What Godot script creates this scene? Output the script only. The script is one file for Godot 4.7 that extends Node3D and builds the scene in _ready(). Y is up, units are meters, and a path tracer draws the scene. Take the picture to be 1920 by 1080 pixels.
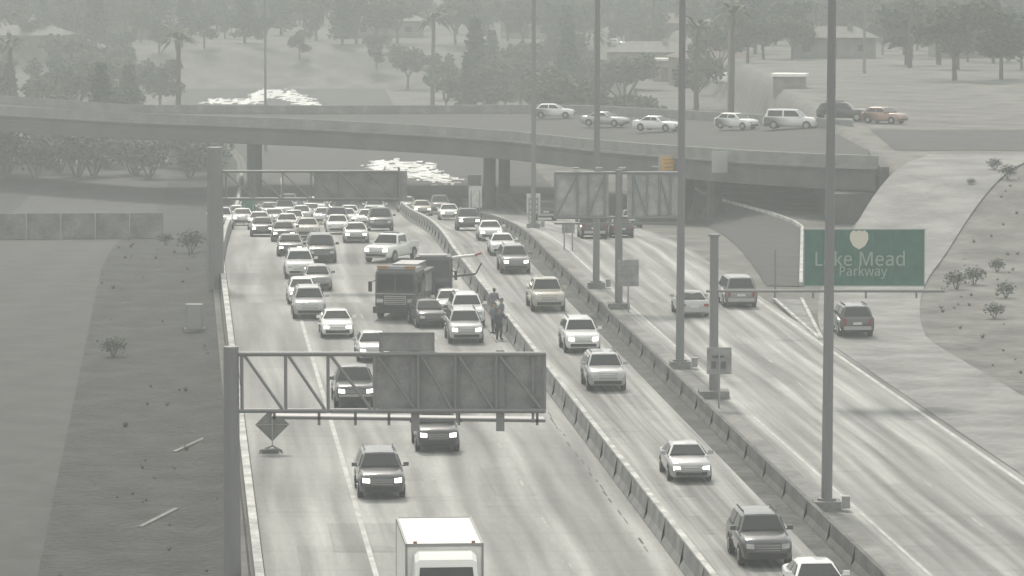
extends Node3D

# ------------------------------------------------------------------ helpers
var used := {}
var mats := {}
var rng := RandomNumberGenerator.new()

func numbered(called: String) -> String:
	var n: int = used.get(called, 0)
	used[called] = n + 1
	return called if n == 0 else "%s_%03d" % [called, n]

func tag(o: Node3D, label := "", category := "", group := "", kind := "") -> Node3D:
	if label: o.set_meta("label", label)
	if category: o.set_meta("category", category)
	if group: o.set_meta("group", group)
	if kind: o.set_meta("kind", kind)
	return o

func thing(called: String, label: String, category: String, at := Vector3.ZERO, turn := 0.0, group := "") -> Node3D:
	var o := Node3D.new()
	o.name = numbered(called)
	add_child(o, true)
	o.position = at
	o.rotation.y = turn
	tag(o, label, category, group)
	return o

func copy_of(root: Node3D, called: String, label: String, category: String, at: Vector3, turn := 0.0, group := "") -> Node3D:
	var o: Node3D = root.duplicate()
	o.name = numbered(called)
	add_child(o, true)
	o.position = at
	o.rotation.y = turn
	tag(o, label, category, group)
	return o

func begin() -> SurfaceTool:
	var st := SurfaceTool.new()
	st.begin(Mesh.PRIMITIVE_TRIANGLES)
	st.set_smooth_group(-1)
	return st

func finish(st: SurfaceTool, m: Material) -> ArrayMesh:
	st.generate_normals()
	st.set_material(m)
	return st.commit()

func obj(called: String, st: SurfaceTool, m: Material, parent: Node3D = null) -> MeshInstance3D:
	return put(called, finish(st, m), parent)

func put(called: String, mesh: Mesh, parent: Node3D = null, at := Vector3.ZERO) -> MeshInstance3D:
	var o := MeshInstance3D.new()
	o.mesh = mesh
	if parent == null:
		o.name = numbered(called)
		add_child(o, true)
	else:
		var n := 0
		for c in parent.get_children():
			if str(c.name) == called or str(c.name).begins_with(called + "_"): n += 1
		o.name = called if n == 0 else "%s_%03d" % [called, n]
		parent.add_child(o, true)
	o.position = at
	return o

func struct(called: String, st: SurfaceTool, m: Material, label := "") -> MeshInstance3D:
	var o := obj(called, st, m)
	o.set_meta("kind", "structure")
	if label: o.set_meta("label", label)
	return o

func tri(st: SurfaceTool, a: Vector3, b: Vector3, c: Vector3) -> void:   # counter-clockwise seen from outside
	st.add_vertex(a); st.add_vertex(c); st.add_vertex(b)

func quad(st: SurfaceTool, a: Vector3, b: Vector3, c: Vector3, d: Vector3) -> void:
	tri(st, a, b, c); tri(st, a, c, d)

func quad_uv(st: SurfaceTool, p: Array, uv: Array) -> void:
	for i in [0, 2, 1, 0, 3, 2]:
		st.set_uv(uv[i]); st.add_vertex(p[i])

func hexa(st: SurfaceTool, p: Array) -> void:   # 0-3 bottom ccw seen from above, 4-7 top
	quad(st, p[4], p[5], p[6], p[7]); quad(st, p[3], p[2], p[1], p[0])
	for i in 4:
		var j := (i + 1) % 4
		quad(st, p[i], p[j], p[j + 4], p[i + 4])

func box(st: SurfaceTool, c: Vector3, s: Vector3, b := Basis.IDENTITY) -> void:
	var p := []
	for y in [-0.5, 0.5]:
		for q in [Vector2(-0.5, 0.5), Vector2(0.5, 0.5), Vector2(0.5, -0.5), Vector2(-0.5, -0.5)]:
			p.append(c + b * Vector3(q.x * s.x, y * s.y, q.y * s.z))
	hexa(st, p)

func bar(st: SurfaceTool, a: Vector3, b: Vector3, w: float, h: float) -> void:   # square bar
	var f := (b - a).normalized()
	var up := Vector3.UP if absf(f.y) < 0.95 else Vector3.FORWARD
	var r := f.cross(up).normalized()
	box(st, (a + b) / 2.0, Vector3(w, h, a.distance_to(b)), Basis(r, r.cross(f).normalized(), -f))

func ring(st: SurfaceTool, rings: Array, caps := true) -> void:   # loft of rings of equal size, counter-clockwise seen from the far end
	var n: int = rings[0].size()
	for k in rings.size() - 1:
		for i in n:
			var j := (i + 1) % n
			quad(st, rings[k][i], rings[k][j], rings[k + 1][j], rings[k + 1][i])
	if caps:
		var last: Array = rings[rings.size() - 1]
		for i in range(1, n - 1):
			tri(st, last[0], last[i], last[i + 1])
			tri(st, rings[0][0], rings[0][i + 1], rings[0][i])

func tube(st: SurfaceTool, a: Vector3, b: Vector3, ra: float, rb: float, sides := 8) -> void:
	var f := (b - a).normalized()
	var up := Vector3.UP if absf(f.y) < 0.95 else Vector3.RIGHT
	var r := up.cross(f).normalized()
	var u := f.cross(r).normalized()
	var r0 := []
	var r1 := []
	for i in sides:
		var d := r * cos(TAU * i / sides) + u * sin(TAU * i / sides)
		r0.append(a + d * ra); r1.append(b + d * rb)
	ring(st, [r0, r1])

func lin(r: float, g: float, b: float) -> Color:
	return Color(r, g, b).linear_to_srgb()

func mat(key: String, c: Color, rough := 0.8, metal := 0.0) -> StandardMaterial3D:
	if mats.has(key): return mats[key]
	var m := StandardMaterial3D.new()
	m.resource_name = key
	m.albedo_color = c
	m.roughness = rough
	m.metallic = metal
	mats[key] = m
	return m

func noise_image(w: int, h: int, freq: float, seed_: int, octaves := 4) -> Image:
	var n := FastNoiseLite.new()
	n.seed = seed_
	n.frequency = freq
	n.fractal_octaves = octaves
	return n.get_seamless_image(w, h)

func mottled(key: String, c: Color, amount: float, scale_m: float, seed_: int, rough := 0.9, bump := 0.0) -> StandardMaterial3D:
	# a triplanar noise-toned material: scale_m metres per tile
	if mats.has(key): return mats[key]
	var a := noise_image(256, 256, 0.012, seed_, 5)
	var b := noise_image(256, 256, 0.08, seed_ + 7, 3)
	a.convert(Image.FORMAT_L8); b.convert(Image.FORMAT_L8)
	var da := a.get_data()
	var db := b.get_data()
	var out := PackedByteArray()
	out.resize(256 * 256 * 3)
	for i in 256 * 256:
		var k := 1.0 + amount * ((da[i] / 255.0 - 0.5) * 1.3 + (db[i] / 255.0 - 0.5) * 0.7)
		out[i * 3] = clampi(int(c.r * k * 255.0), 0, 255)
		out[i * 3 + 1] = clampi(int(c.g * k * 255.0), 0, 255)
		out[i * 3 + 2] = clampi(int(c.b * k * 255.0), 0, 255)
	var m := mat(key, Color.WHITE, rough)
	m.albedo_texture = ImageTexture.create_from_image(Image.create_from_data(256, 256, false, Image.FORMAT_RGB8, out))
	m.uv1_triplanar = true
	m.uv1_world_triplanar = true
	m.uv1_scale = Vector3.ONE / scale_m
	if bump > 0.0:
		var nm := b.duplicate()
		nm.convert(Image.FORMAT_RGBA8)
		nm.bump_map_to_normal_map(bump)
		m.normal_enabled = true
		m.normal_texture = ImageTexture.create_from_image(nm)
	return m

# ------------------------------------------------------------------ the lie of the land (d is metres ahead of the camera pole, z = -d)
func grade(d: float) -> float:      # height of the freeway, which dips under the cross street
	return -6.0 * smoothstep(285, 440, d) * (1.0 - smoothstep(692, 725, d))

func mid(d: float) -> float:        # x of the median barrier
	return 7.0 - 0.078 * (minf(d, 290.0) - 149.0) - 0.055 * clampf(d - 290.0, 0.0, 500.0) - 12.0 * smoothstep(490, 645, d)

func slope_top(d: float) -> float:
	if d < 328.0: return lerpf(18.0, 22.3, clampf((d - 266.0) / 62.0, 0, 1))
	return lerpf(22.3, 16.6, clampf((d - 328.0) / 55.0, 0, 1))

func exit_left(d: float) -> float:
	return mid(d) + 17.4 if d < 238.0 else 17.44 + 0.035 * (d - 238.0) + 0.0011 * pow(d - 238.0, 2)

func climb(d: float) -> float:
	return 3.9 * smoothstep(285, 336, d) * (1.0 - 0.7 * smoothstep(480, 700, d))

func land(x: float, d: float) -> float:
	var u := x - mid(d)
	var g := grade(d) - 0.1
	if u < -16.6:
		var low := g - 0.25
		var high := 1.5 * smoothstep(300, 420, d) - 0.3
		return lerpf(low, high, smoothstep(-44.0, -58.0, u))
	var edge := 16.3 if d > 262.0 else 40.0
	if x <= edge and d > 262.0 or u < 17.5: return g
	var inner := -0.12 - 0.5 * smoothstep(290, 330, d) - 1.0 * smoothstep(330, 383, d)
	var top := slope_top(d)
	if d > 262.0 and x < top: return lerpf(g, inner, clampf((x - edge) / maxf(top - edge, 0.3), 0, 1))
	var outer := climb(d)
	var foot := minf(exit_left(d), 29.2)
	return lerpf(inner, maxf(outer, inner), smoothstep(foot - 2.2, foot + 0.4, x))

func spot(x: float, d: float, up := 0.0) -> Vector3:
	return Vector3(x, land(x, d) + up, -d)

func on_road(x: float, d: float) -> Vector3:
	return Vector3(x, grade(d), -d)

# ------------------------------------------------------------------ road surfaces
func road_texture(width_m: float, lanes: Array, base: Color, seed_: int, contrast: float) -> ImageTexture:
	# across = width, along = 260 m; tyre tracks, joints, patches and stains
	var w := 512
	var h := 1024
	var long := noise_image(w, h, 0.02, seed_, 4)
	long.convert(Image.FORMAT_L8)
	var ln := long.get_data()
	var fine := noise_image(w, h, 0.15, seed_ + 3, 2)
	fine.convert(Image.FORMAT_L8)
	var fn := fine.get_data()
	var broad := noise_image(w, h, 0.006, seed_ + 5, 3)
	broad.convert(Image.FORMAT_L8)
	var bn := broad.get_data()
	var r := RandomNumberGenerator.new()
	r.seed = seed_
	var across := PackedFloat32Array()
	across.resize(w)
	for i in w:
		var x := width_m * i / w
		var k := 0.0
		for l in lanes:
			for t in [-0.85, 0.85]:
				k -= 0.16 * exp(-pow((x - l - t) / 0.33, 2))
			k -= 0.10 * exp(-pow((x - l) / 0.35, 2))
			k += 0.11 * exp(-pow((absf(x - l) - 1.55) / 0.28, 2))
		across[i] = k * contrast
	var tone := PackedFloat32Array()
	tone.resize(h)
	var t0 := 0.0
	var next := 0
	for j in h:
		if j == next:
			t0 = r.randf_range(-0.05, 0.05)
			next += r.randi_range(30, 140)
		tone[j] = t0
	var patch := PackedFloat32Array()
	patch.resize(w * h)
	for q in 46:   # square cut repairs and oil stains
		var pw := r.randi_range(30, 120)
		var ph := r.randi_range(4, 40)
		var px := r.randi_range(0, w - pw)
		var py := r.randi_range(0, h - ph)
		var pt := r.randf_range(-0.14, 0.1)
		for j in ph:
			for i in pw:
				patch[(py + j) * w + px + i] += pt - (0.12 if j == 0 or i == 0 else 0.0)
	var out := PackedByteArray()
	out.resize(w * h * 3)
	for j in h:
		var joint := -0.07 if j % 18 == 0 else 0.0
		for i in w:
			var at := j * w + i
			# noise stretched along the road, wandering a little from side to side
			var wob := int(5.0 * sin(j * 0.021 + i * 0.004) + 3.0 * sin(j * 0.057))
			var ii := (i + wob + w) % w
			var f := (j % 16) / 16.0
			var s0 := (((j / 16) * 5) % h) * w + ii
			var s1 := (((j / 16) * 5 + 5) % h) * w + ii
			var streak := (lerpf(ln[s0], ln[s1], f) / 255.0 - 0.5) * 0.62 * contrast
			var wear := 0.55 + 0.9 * bn[((j * 3) % h) * w + ((i * 2) % w)] / 255.0
			var k := 1.0 + across[ii] * wear + tone[j] + joint + patch[at] + streak + (fn[at] / 255.0 - 0.5) * 0.10 + (bn[at] / 255.0 - 0.5) * 0.30
			out[at * 3] = clampi(int(base.r * k * 255.0), 0, 255)
			out[at * 3 + 1] = clampi(int(base.g * k * 255.0), 0, 255)
			out[at * 3 + 2] = clampi(int(base.b * k * 255.0), 0, 255)
	return ImageTexture.create_from_image(Image.create_from_data(w, h, false, Image.FORMAT_RGB8, out))

func ribbon(left: Callable, right: Callable, from: float, to: float, lift: float, height: Callable, step := 6.0, parts := 4) -> SurfaceTool:
	var st := begin()
	st.set_smooth_group(0)
	var n := int(ceil((to - from) / step))
	for k in n:
		var d0 := lerpf(from, to, float(k) / n)
		var d1 := lerpf(from, to, float(k + 1) / n)
		for i in parts:
			var t0 := float(i) / parts
			var t1 := float(i + 1) / parts
			var p := []
			var uv := []
			for q in [[t0, d0], [t1, d0], [t1, d1], [t0, d1]]:
				var x: float = lerpf(left.call(q[1]), right.call(q[1]), q[0])
				p.append(Vector3(x, height.call(x, q[1]) + lift, -q[1]))
				uv.append(Vector2(q[0], q[1] / 260.0))
			quad_uv(st, p, uv)
	return st

func along(off: float) -> Callable:
	return func(d): return mid(d) + off

func flat_grade(_x: float, d: float) -> float:
	return grade(d)

func sweep(profile: Array, off: float, from: float, to: float, step := 8.0) -> SurfaceTool:   # a section [x, y] swept along the median line
	var st := begin()
	var n := int(ceil((to - from) / step))
	var rings := []
	for k in n + 1:
		var d := lerpf(from, to, float(k) / n)
		var r := []
		for q in profile: r.append(Vector3(mid(d) + off + q[0], grade(d) + q[1], -d))
		rings.append(r)
	ring(st, rings)
	return st

func line_mark(off: float, from: float, to: float, w := 0.14) -> SurfaceTool:
	return ribbon(along(off - w / 2), along(off + w / 2), from, to, 0.008, flat_grade, 6.0, 1)

func _ready() -> void:
	rng.seed = 615
	# ---- camera, sky, sun, exposure, haze
	var cam := Camera3D.new()
	cam.name = "camera"
	cam.position = Vector3(0, 24.6, 0)
	cam.rotation.x = -0.09088
	cam.fov = 7.724
	cam.near = 1.0
	cam.far = 6000.0
	add_child(cam)
	cam.current = true
	var sky_mat := ProceduralSkyMaterial.new()
	sky_mat.sky_top_color = Color(0.80, 0.81, 0.80)
	sky_mat.sky_horizon_color = Color(0.80, 0.80, 0.78)
	sky_mat.sky_curve = 0.2
	sky_mat.ground_bottom_color = Color(0.35, 0.35, 0.34)
	sky_mat.ground_horizon_color = Color(0.6, 0.6, 0.58)
	sky_mat.sun_angle_max = 50.0
	sky_mat.sun_curve = 0.15
	var sky := Sky.new()
	sky.sky_material = sky_mat
	var env := Environment.new()
	env.background_mode = Environment.BG_SKY
	env.sky = sky
	env.background_energy_multiplier = 0.95
	env.tonemap_mode = Environment.TONE_MAPPER_LINEAR
	env.tonemap_exposure = 1.78
	env.sdfgi_enabled = true
	env.ssao_enabled = true
	env.ssil_enabled = true
	env.fog_enabled = true
	env.fog_density = 0.00095
	env.fog_light_color = Color(0.70, 0.715, 0.715)
	var we := WorldEnvironment.new()
	we.environment = env
	add_child(we)
	var sun := DirectionalLight3D.new()
	sun.name = "sun"
	sun.light_energy = 0.5
	sun.light_color = Color(1.0, 0.97, 0.92)
	sun.light_angular_distance = 12.0
	sun.shadow_enabled = true
	sun.basis = Basis.looking_at(Vector3(0.18, -1.0, 0.95).normalized())
	add_child(sun)

	setting()
	overpass()
	barriers()
	gantries()
	small_signs()
	light_poles()
	vehicles()
	people()
	neighbourhood()
	greenery()

# ------------------------------------------------------------------ setting
func setting() -> void:
	var dirt := mottled("pale desert dirt", lin(0.14, 0.137, 0.125), 0.35, 21.0, 11, 0.95)
	var st := begin()
	st.set_smooth_group(0)
	var us := [-3000.0, -900.0, -350.0, -150.0, -90.0, -70.0, -58.0, -54.0, -50.0, -47.0, -44.0, -36.0, -26.0, -17.2, -16.7, -16.5, -8.0, 0.0, 8.0, 12.0]
	var xs := [16.0, 16.35, 17.0, 17.7, 18.5, 19.5, 20.5, 21.5, 22.5, 24.0, 25.0, 26.0, 27.0, 27.7, 28.4, 29.0, 29.8, 30.5, 31.2, 36.0, 45.0, 70.0, 120.0, 300.0, 900.0, 3000.0]
	var ds := [-1500.0, -300.0, 0.0, 80.0]
	var q := 100.0
	while q < 262.0:
		ds.append(q); q += 20.0
	ds.append(261.9); ds.append(262.1)
	q = 268.0
	while q < 470.0:
		ds.append(q); q += 6.0
	for e in [480.0, 500.0, 520.0, 540.0, 560.0, 580.0, 600.0, 620.0, 640.0, 670.0, 690.0, 694.0, 700.0, 708.0, 716.0, 725.0, 760.0, 800.0, 1000.0, 1400.0, 2500.0, 4500.0]: ds.append(e)
	var rows := []
	for d in ds:
		var row := []
		var m := mid(clampf(d, 100.0, 820.0))
		for u in us: row.append(Vector3(m + u, land(mid(d) + u, d), -d))
		for x in xs:
			var xx: float = maxf(x, m + 12.5 + x * 0.01)
			row.append(Vector3(xx, land(xx, d), -d))
		rows.append(row)
	for k in rows.size() - 1:
		for i in rows[0].size() - 1:
			quad(st, rows[k][i], rows[k][i + 1], rows[k + 1][i + 1], rows[k + 1][i])
	struct("ground", st, dirt, "pale desert ground around and below the freeway")

	# the three carriageways
	var m1 := mat("worn concrete lanes", Color.WHITE, 0.72)
	m1.albedo_texture = road_texture(15.6, [6.0, 9.6, 13.2], lin(0.215, 0.215, 0.205), 21, 0.85)
	var main := ribbon(along(-15.6), along(0.0), 60, 438, 0.0, flat_grade)
	struct("freeway", main, m1, "pale concrete freeway lanes full of oncoming traffic")
	var m2 := mat("worn ramp lane", Color.WHITE, 0.72)
	m2.albedo_texture = road_texture(5.4, [2.7], lin(0.24, 0.24, 0.23), 33, 0.9)
	struct("ramp_road", ribbon(along(0.0), along(5.2), 60, 438, 0.0, flat_grade), m2, "single pale ramp lane right of the median barrier")
	var gravel := mottled("dark median gravel", lin(0.095, 0.095, 0.092), 0.35, 9.0, 41, 0.95, 2.0)
	struct("median", ribbon(along(5.2), along(6.8), 60, 438, 0.0, flat_grade), gravel, "dark gravel strip between the ramp lane and the departing lanes")
	struct("pole_strip", ribbon(along(6.8), along(8.0), 60, 438, 0.0, flat_grade), mottled("plain ramp concrete", lin(0.19, 0.19, 0.182), 0.3, 16.0, 66, 0.8), "pale paved strip on which the light poles stand")
	var m3 := mat("streaked concrete lanes", Color.WHITE, 0.7)
	m3.albedo_texture = road_texture(9.6, [2.2, 5.2, 8.6], lin(0.225, 0.225, 0.215), 57, 1.0)
	struct("freeway_opposite", ribbon(along(8.0), along(17.4), 60, 438, 0.0, flat_grade), m3, "streaky concrete lanes of traffic driving away")
	# the lane that leaves on the right and climbs to the cross street
	var ex_l := exit_left
	var ex_r := func(d): return mid(d) + 23.2 if d < 238.0 else 23.26 + 0.05 * (d - 238.0) + 0.0013 * pow(d - 238.0, 2)
	var ex_h := func(x, d): return maxf(maxf(land(x, d), climb(d)) + lerpf(0.0, 0.12, smoothstep(250, 285, d)), grade(d) + 0.03)
	struct("exit_ramp", ribbon(ex_l, ex_r, 60, 345, 0.0, ex_h, 5.0, 3), mottled("plain ramp concrete", lin(0.19, 0.19, 0.182), 0.3, 16.0, 66, 0.8), "exit lane climbing to the right of the freeway")
	# frontage road on the left
	var asphalt := mottled("dark asphalt", lin(0.034, 0.035, 0.035), 0.4, 14.0, 61, 0.85)
	var fr_h := func(x, d): return land(x, d)
	struct("frontage_road", ribbon(along(-38.0), along(-24.0), 60, 500, 0.012, fr_h), asphalt, "dark asphalt road below the left side of the freeway")
	struct("freeway_beyond", ribbon(along(-15.6), along(17.4), 438, 692, 0.0, flat_grade), asphalt, "freeway beyond the overpass, coloured dark to deepen the shade of the underpass")  # dark surface colour stands in for the gloom of the underpass
	var bank := mottled("dark planted gravel", lin(0.034, 0.036, 0.034), 0.45, 12.0, 71, 0.95, 3.0)
	struct("roadside_bank", ribbon(along(-24.0), along(-16.12), 60, 520, 0.010, fr_h), bank, "dark gravel bank between wall and frontage road")
	struct("far_bank", ribbon(along(-110.0), along(-38.0), 60, 520, 0.010, fr_h, 6.0, 20), bank, "dark gravel slope left of the frontage road")
	# sun glare on the freeway beyond the bridge, put into near-white patches
	var pale := mottled("painted glare concrete", lin(0.72, 0.72, 0.69), 0.6, 5.0, 81, 0.8)
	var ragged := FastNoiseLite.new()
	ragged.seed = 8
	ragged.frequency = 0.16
	for spec in [[[Vector2(-11.8, 471), Vector2(-7.2, 457), Vector2(-5.8, 467), Vector2(-8.0, 480), Vector2(-9.0, 494), Vector2(-14.0, 503), Vector2(-17.0, 495), Vector2(-16.3, 483)], 0.35, 1.3, "white patches painted as sun glare on the freeway beyond the underpass"], [[Vector2(-46.2, 640), Vector2(-37.6, 640), Vector2(-37.9, 652), Vector2(-36.5, 664), Vector2(-36.2, 676), Vector2(-37.5, 690), Vector2(-40.4, 688), Vector2(-41.2, 672), Vector2(-40.6, 657), Vector2(-46.9, 656)], 0.4, 2.6, "painted sun glare strip on pavement beyond the overpass, left of the thin pole"], [[Vector2(-33.2, 641), Vector2(-29.2, 632), Vector2(-28.4, 634), Vector2(-30.0, 650), Vector2(-34.0, 676), Vector2(-36.0, 690), Vector2(-36.1, 664)], 0.4, 2.6, "painted sun glare on pavement beyond the overpass, right of the thin pole"]]:
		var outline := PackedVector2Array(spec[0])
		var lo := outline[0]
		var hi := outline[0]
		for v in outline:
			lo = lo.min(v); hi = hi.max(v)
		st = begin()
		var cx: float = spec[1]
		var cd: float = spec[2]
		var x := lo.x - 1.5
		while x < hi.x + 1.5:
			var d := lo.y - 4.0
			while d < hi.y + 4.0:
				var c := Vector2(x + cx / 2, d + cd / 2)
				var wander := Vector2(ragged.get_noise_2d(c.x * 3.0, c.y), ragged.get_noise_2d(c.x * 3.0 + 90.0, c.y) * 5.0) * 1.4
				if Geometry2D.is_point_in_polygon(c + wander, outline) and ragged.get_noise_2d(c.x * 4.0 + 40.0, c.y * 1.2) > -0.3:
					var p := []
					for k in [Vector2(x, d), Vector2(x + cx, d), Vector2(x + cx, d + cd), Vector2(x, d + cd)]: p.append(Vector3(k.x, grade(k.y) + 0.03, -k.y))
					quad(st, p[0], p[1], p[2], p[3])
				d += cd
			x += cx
		struct("painted_glare", st, pale, spec[3])
	# painted lines
	var white := mottled("worn white paint", lin(0.42, 0.42, 0.4), 0.2, 5.0, 91, 0.7)
	struct("lane_line", line_mark(-11.55, 80, 470, 0.2), white, "solid white line left of the moving lanes")
	struct("lane_line", line_mark(16.95, 80, 262, 0.22), white, "white line before the exit lane")
	struct("lane_line", line_mark(0.62, 80, 430, 0.15), white, "white line right of the median barrier")
	struct("lane_line", line_mark(8.7, 80, 430, 0.15), white, "worn edge line beside the gravel median")
	var faint := mottled("nearly gone lane paint", lin(0.3, 0.3, 0.285), 0.3, 5.0, 93, 0.75)
	for set_ in [[-7.9, "worn broken line left of the middle oncoming lane"], [-4.25, "worn broken line right of the middle oncoming lane"], [12.9, "worn broken line between the departing lanes"]]:
		st = begin()
		var d3 := 82.0
		while d3 < 400.0:
			st.append_from(finish(line_mark(set_[0], d3, d3 + 3.0, 0.11), faint), 0, Transform3D())
			d3 += 12.0
		struct("lane_line", st, faint, set_[1])
	# black tar cracks in the gutter beside the barrier
	st = begin()
	var r := RandomNumberGenerator.new()
	r.seed = 5
	var d2 := 130.0
	while d2 < 330.0:
		var l := r.randf_range(0.4, 1.8)
		if r.randf() < 0.7:
			var o := -1.02 + r.randf_range(-0.06, 0.06)
			var w := r.randf_range(0.02, 0.06)
			st.append_from(finish(ribbon(along(o - w), along(o + w * r.randf_range(0.2, 1.0)), d2, d2 + l, 0.005, flat_grade, 6.0, 1), null), 0, Transform3D())
		d2 += l + r.randf_range(0.1, 1.2)
	struct("gutter_stain", st, mat("tar", lin(0.06, 0.06, 0.06), 0.8), "dark cracked gutter along the foot of the barrier")

const DECK_NEAR := [Vector3(-75, 2.5, 478), Vector3(-39.5, 2.5, 443), Vector3(-20.6, 2.5, 430), Vector3(-8, 2.5, 418), Vector3(0, 2.55, 407), Vector3(6.5, 2.95, 387), Vector3(11.8, 3.5, 369), Vector3(19.3, 4.1, 349), Vector3(24, 4.5, 338), Vector3(28.4, 4.8, 330)]
const DECK_FAR := [Vector3(-75, 2.5, 505), Vector3(-41.6, 2.3, 465), Vector3(-20.8, 2.3, 463), Vector3(-9, 2.35, 463), Vector3(0, 2.45, 462), Vector3(8, 2.7, 456), Vector3(16, 3.0, 441), Vector3(22.5, 3.6, 420), Vector3(26.5, 4.1, 405), Vector3(31.2, 4.5, 390)]

func deck_height(x: float, d: float) -> float:
	var best := INF
	var h := 0.0
	for i in DECK_NEAR.size() - 1:
		for a in 21:
			for t in 41:
				var p: Vector3 = DECK_NEAR[i].lerp(DECK_NEAR[i + 1], a / 20.0).lerp(DECK_FAR[i].lerp(DECK_FAR[i + 1], a / 20.0), t / 40.0)
				var e := pow(p.x - x, 2) + pow(p.z - d, 2)
				if e < best:
					best = e; h = p.y
	return h - 0.93

func overpass() -> void:
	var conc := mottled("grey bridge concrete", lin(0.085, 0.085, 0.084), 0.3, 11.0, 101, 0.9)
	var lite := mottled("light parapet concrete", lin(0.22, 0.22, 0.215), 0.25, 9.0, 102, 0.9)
	var o := thing("overpass_bridge", "wide grey concrete overpass crossing the freeway with street traffic on top", "bridge")
	var near := DECK_NEAR
	var far := DECK_FAR
	var flip := func(v: Vector3, y: float): return Vector3(v.x, v.y + y, -v.z)
	var slab := begin()
	var top := begin()
	for i in near.size() - 1:
		var a: Vector3 = near[i]; var b: Vector3 = near[i + 1]; var c: Vector3 = far[i + 1]; var d: Vector3 = far[i]
		hexa(slab, [flip.call(a, -1.5), flip.call(b, -1.5), flip.call(c, -1.5), flip.call(d, -1.5), flip.call(a, -0.95), flip.call(b, -0.95), flip.call(c, -0.95), flip.call(d, -0.95)])
		quad(top, flip.call(a, -0.93), flip.call(b, -0.93), flip.call(c, -0.93), flip.call(d, -0.93))
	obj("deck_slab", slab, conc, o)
	obj("deck_paving", top, mottled("street asphalt", lin(0.032, 0.032, 0.032), 0.35, 18.0, 103, 0.85), o)
	# girders side by side under the slab
	for k in 11:
		var t := 0.006 + 0.985 * k / 10.0
		var g := begin()
		for i in near.size() - 1:
			var a: Vector3 = near[i].lerp(far[i], t); var b: Vector3 = near[i + 1].lerp(far[i + 1], t)
			var s := (b - a).cross(Vector3.UP).normalized() * 0.28
			hexa(g, [flip.call(a - s, -2.75), flip.call(b - s, -2.75), flip.call(b + s, -2.75), flip.call(a + s, -2.75), flip.call(a - s, -1.503), flip.call(b - s, -1.503), flip.call(b + s, -1.503), flip.call(a + s, -1.503)])
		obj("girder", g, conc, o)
	for e in [[near, 0.0], [far, 0.985]]:
		var p := begin()
		for i in near.size() - 1:
			var a: Vector3 = near[i].lerp(far[i], e[1]); var b: Vector3 = near[i + 1].lerp(far[i + 1], e[1])
			var a2: Vector3 = near[i].lerp(far[i], e[1] + 0.012); var b2: Vector3 = near[i + 1].lerp(far[i + 1], e[1] + 0.012)
			hexa(p, [flip.call(a, -0.94), flip.call(b, -0.94), flip.call(b2, -0.94), flip.call(a2, -0.94), flip.call(a, 0), flip.call(b, 0), flip.call(b2, 0), flip.call(a2, 0)])
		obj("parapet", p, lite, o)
	# ledge line below the parapet
	var ledge := begin()
	for i in near.size() - 1:
		var a: Vector3 = near[i]; var b: Vector3 = near[i + 1]
		var s := Vector3(b.x - a.x, 0, b.z - a.z).cross(Vector3.UP).normalized() * 0.14
		if s.z > 0: s = -s
		bar(ledge, flip.call(a + s, -0.98), flip.call(b + s, -0.98), 0.24, 0.18)
	obj("ledge", ledge, lite, o)
	# columns: a row between the carriageways, a row at each side
	for q in [[-3.4, 385.0, 1.2], [-2.2, 418.0, 1.2], [-0.8, 446.0, 1.2], [-26.6, 438.0, 1.3], [-27.4, 456.0, 1.3], [17.2, 362.0, 1.3], [16.0, 392.0, 1.3]]:
		var c := begin()
		var b := Vector3(q[0], land(q[0], q[1]) - 0.3, -q[1])
		tube(c, b, Vector3(q[0], -0.2 + maxf(0.0, q[0]) * 0.06, -q[1]), q[2] * 0.5, q[2] * 0.5, 12)
		obj("column", c, conc, o)
	# end walls
	var ab := begin()
	hexa(ab, [Vector3(24.6, -1.2, -331.5), Vector3(28.7, -1.2, -330.5), Vector3(31.0, -1.2, -389), Vector3(27.5, -1.2, -391), Vector3(24.6, 1.72, -331.5), Vector3(28.7, 1.92, -330.5), Vector3(31.0, 1.6, -389), Vector3(27.5, 1.5, -391)])
	obj("abutment", ab, conc, o)
	var wing := begin()
	hexa(wing, [Vector3(28.45, -1.0, -328.8), Vector3(29.1, -1.0, -328.8), Vector3(31.9, -1.0, -392), Vector3(31.2, -1.0, -392), Vector3(28.45, 4.0, -328.8), Vector3(29.1, 4.0, -328.8), Vector3(31.9, 3.6, -392), Vector3(31.2, 3.6, -392)])
	obj("wing_wall", wing, conc, o)
	var ab2 := begin()
	hexa(ab2, [Vector3(-66, -6.5, -468), Vector3(-62, -6.5, -463), Vector3(-60, -6.5, -487), Vector3(-64, -6.5, -492), Vector3(-66, -0.3, -468), Vector3(-62, -0.3, -463), Vector3(-60, -0.3, -487), Vector3(-64, -0.3, -492)])
	obj("abutment", ab2, conc, o)
	# plates on the fascia
	var yel := thing("yellow_sign", "amber yellow sign plate with a pale border hung before the bridge fascia", "sign", Vector3(13.35, 1.55, -363.2), 0.5)
	var s1 := begin(); box(s1, Vector3(0, 0.62, 0), Vector3(1.95, 1.5, 0.08)); obj("border", s1, mat("sign border", lin(0.45, 0.40, 0.33), 0.6), yel)
	s1 = begin(); box(s1, Vector3(0, 0.62, 0.05), Vector3(1.55, 1.12, 0.03)); obj("panel", s1, mat("amber sign", lin(0.78, 0.43, 0.05), 0.6), yel)
	for k in 3:
		s1 = begin(); box(s1, Vector3(0, 0.98 - 0.34 * k, 0.072), Vector3(1.2 - 0.15 * k, 0.07, 0.012)); obj("text_line", s1, mat("sign text brown", lin(0.35, 0.2, 0.04), 0.6), yel)
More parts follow.
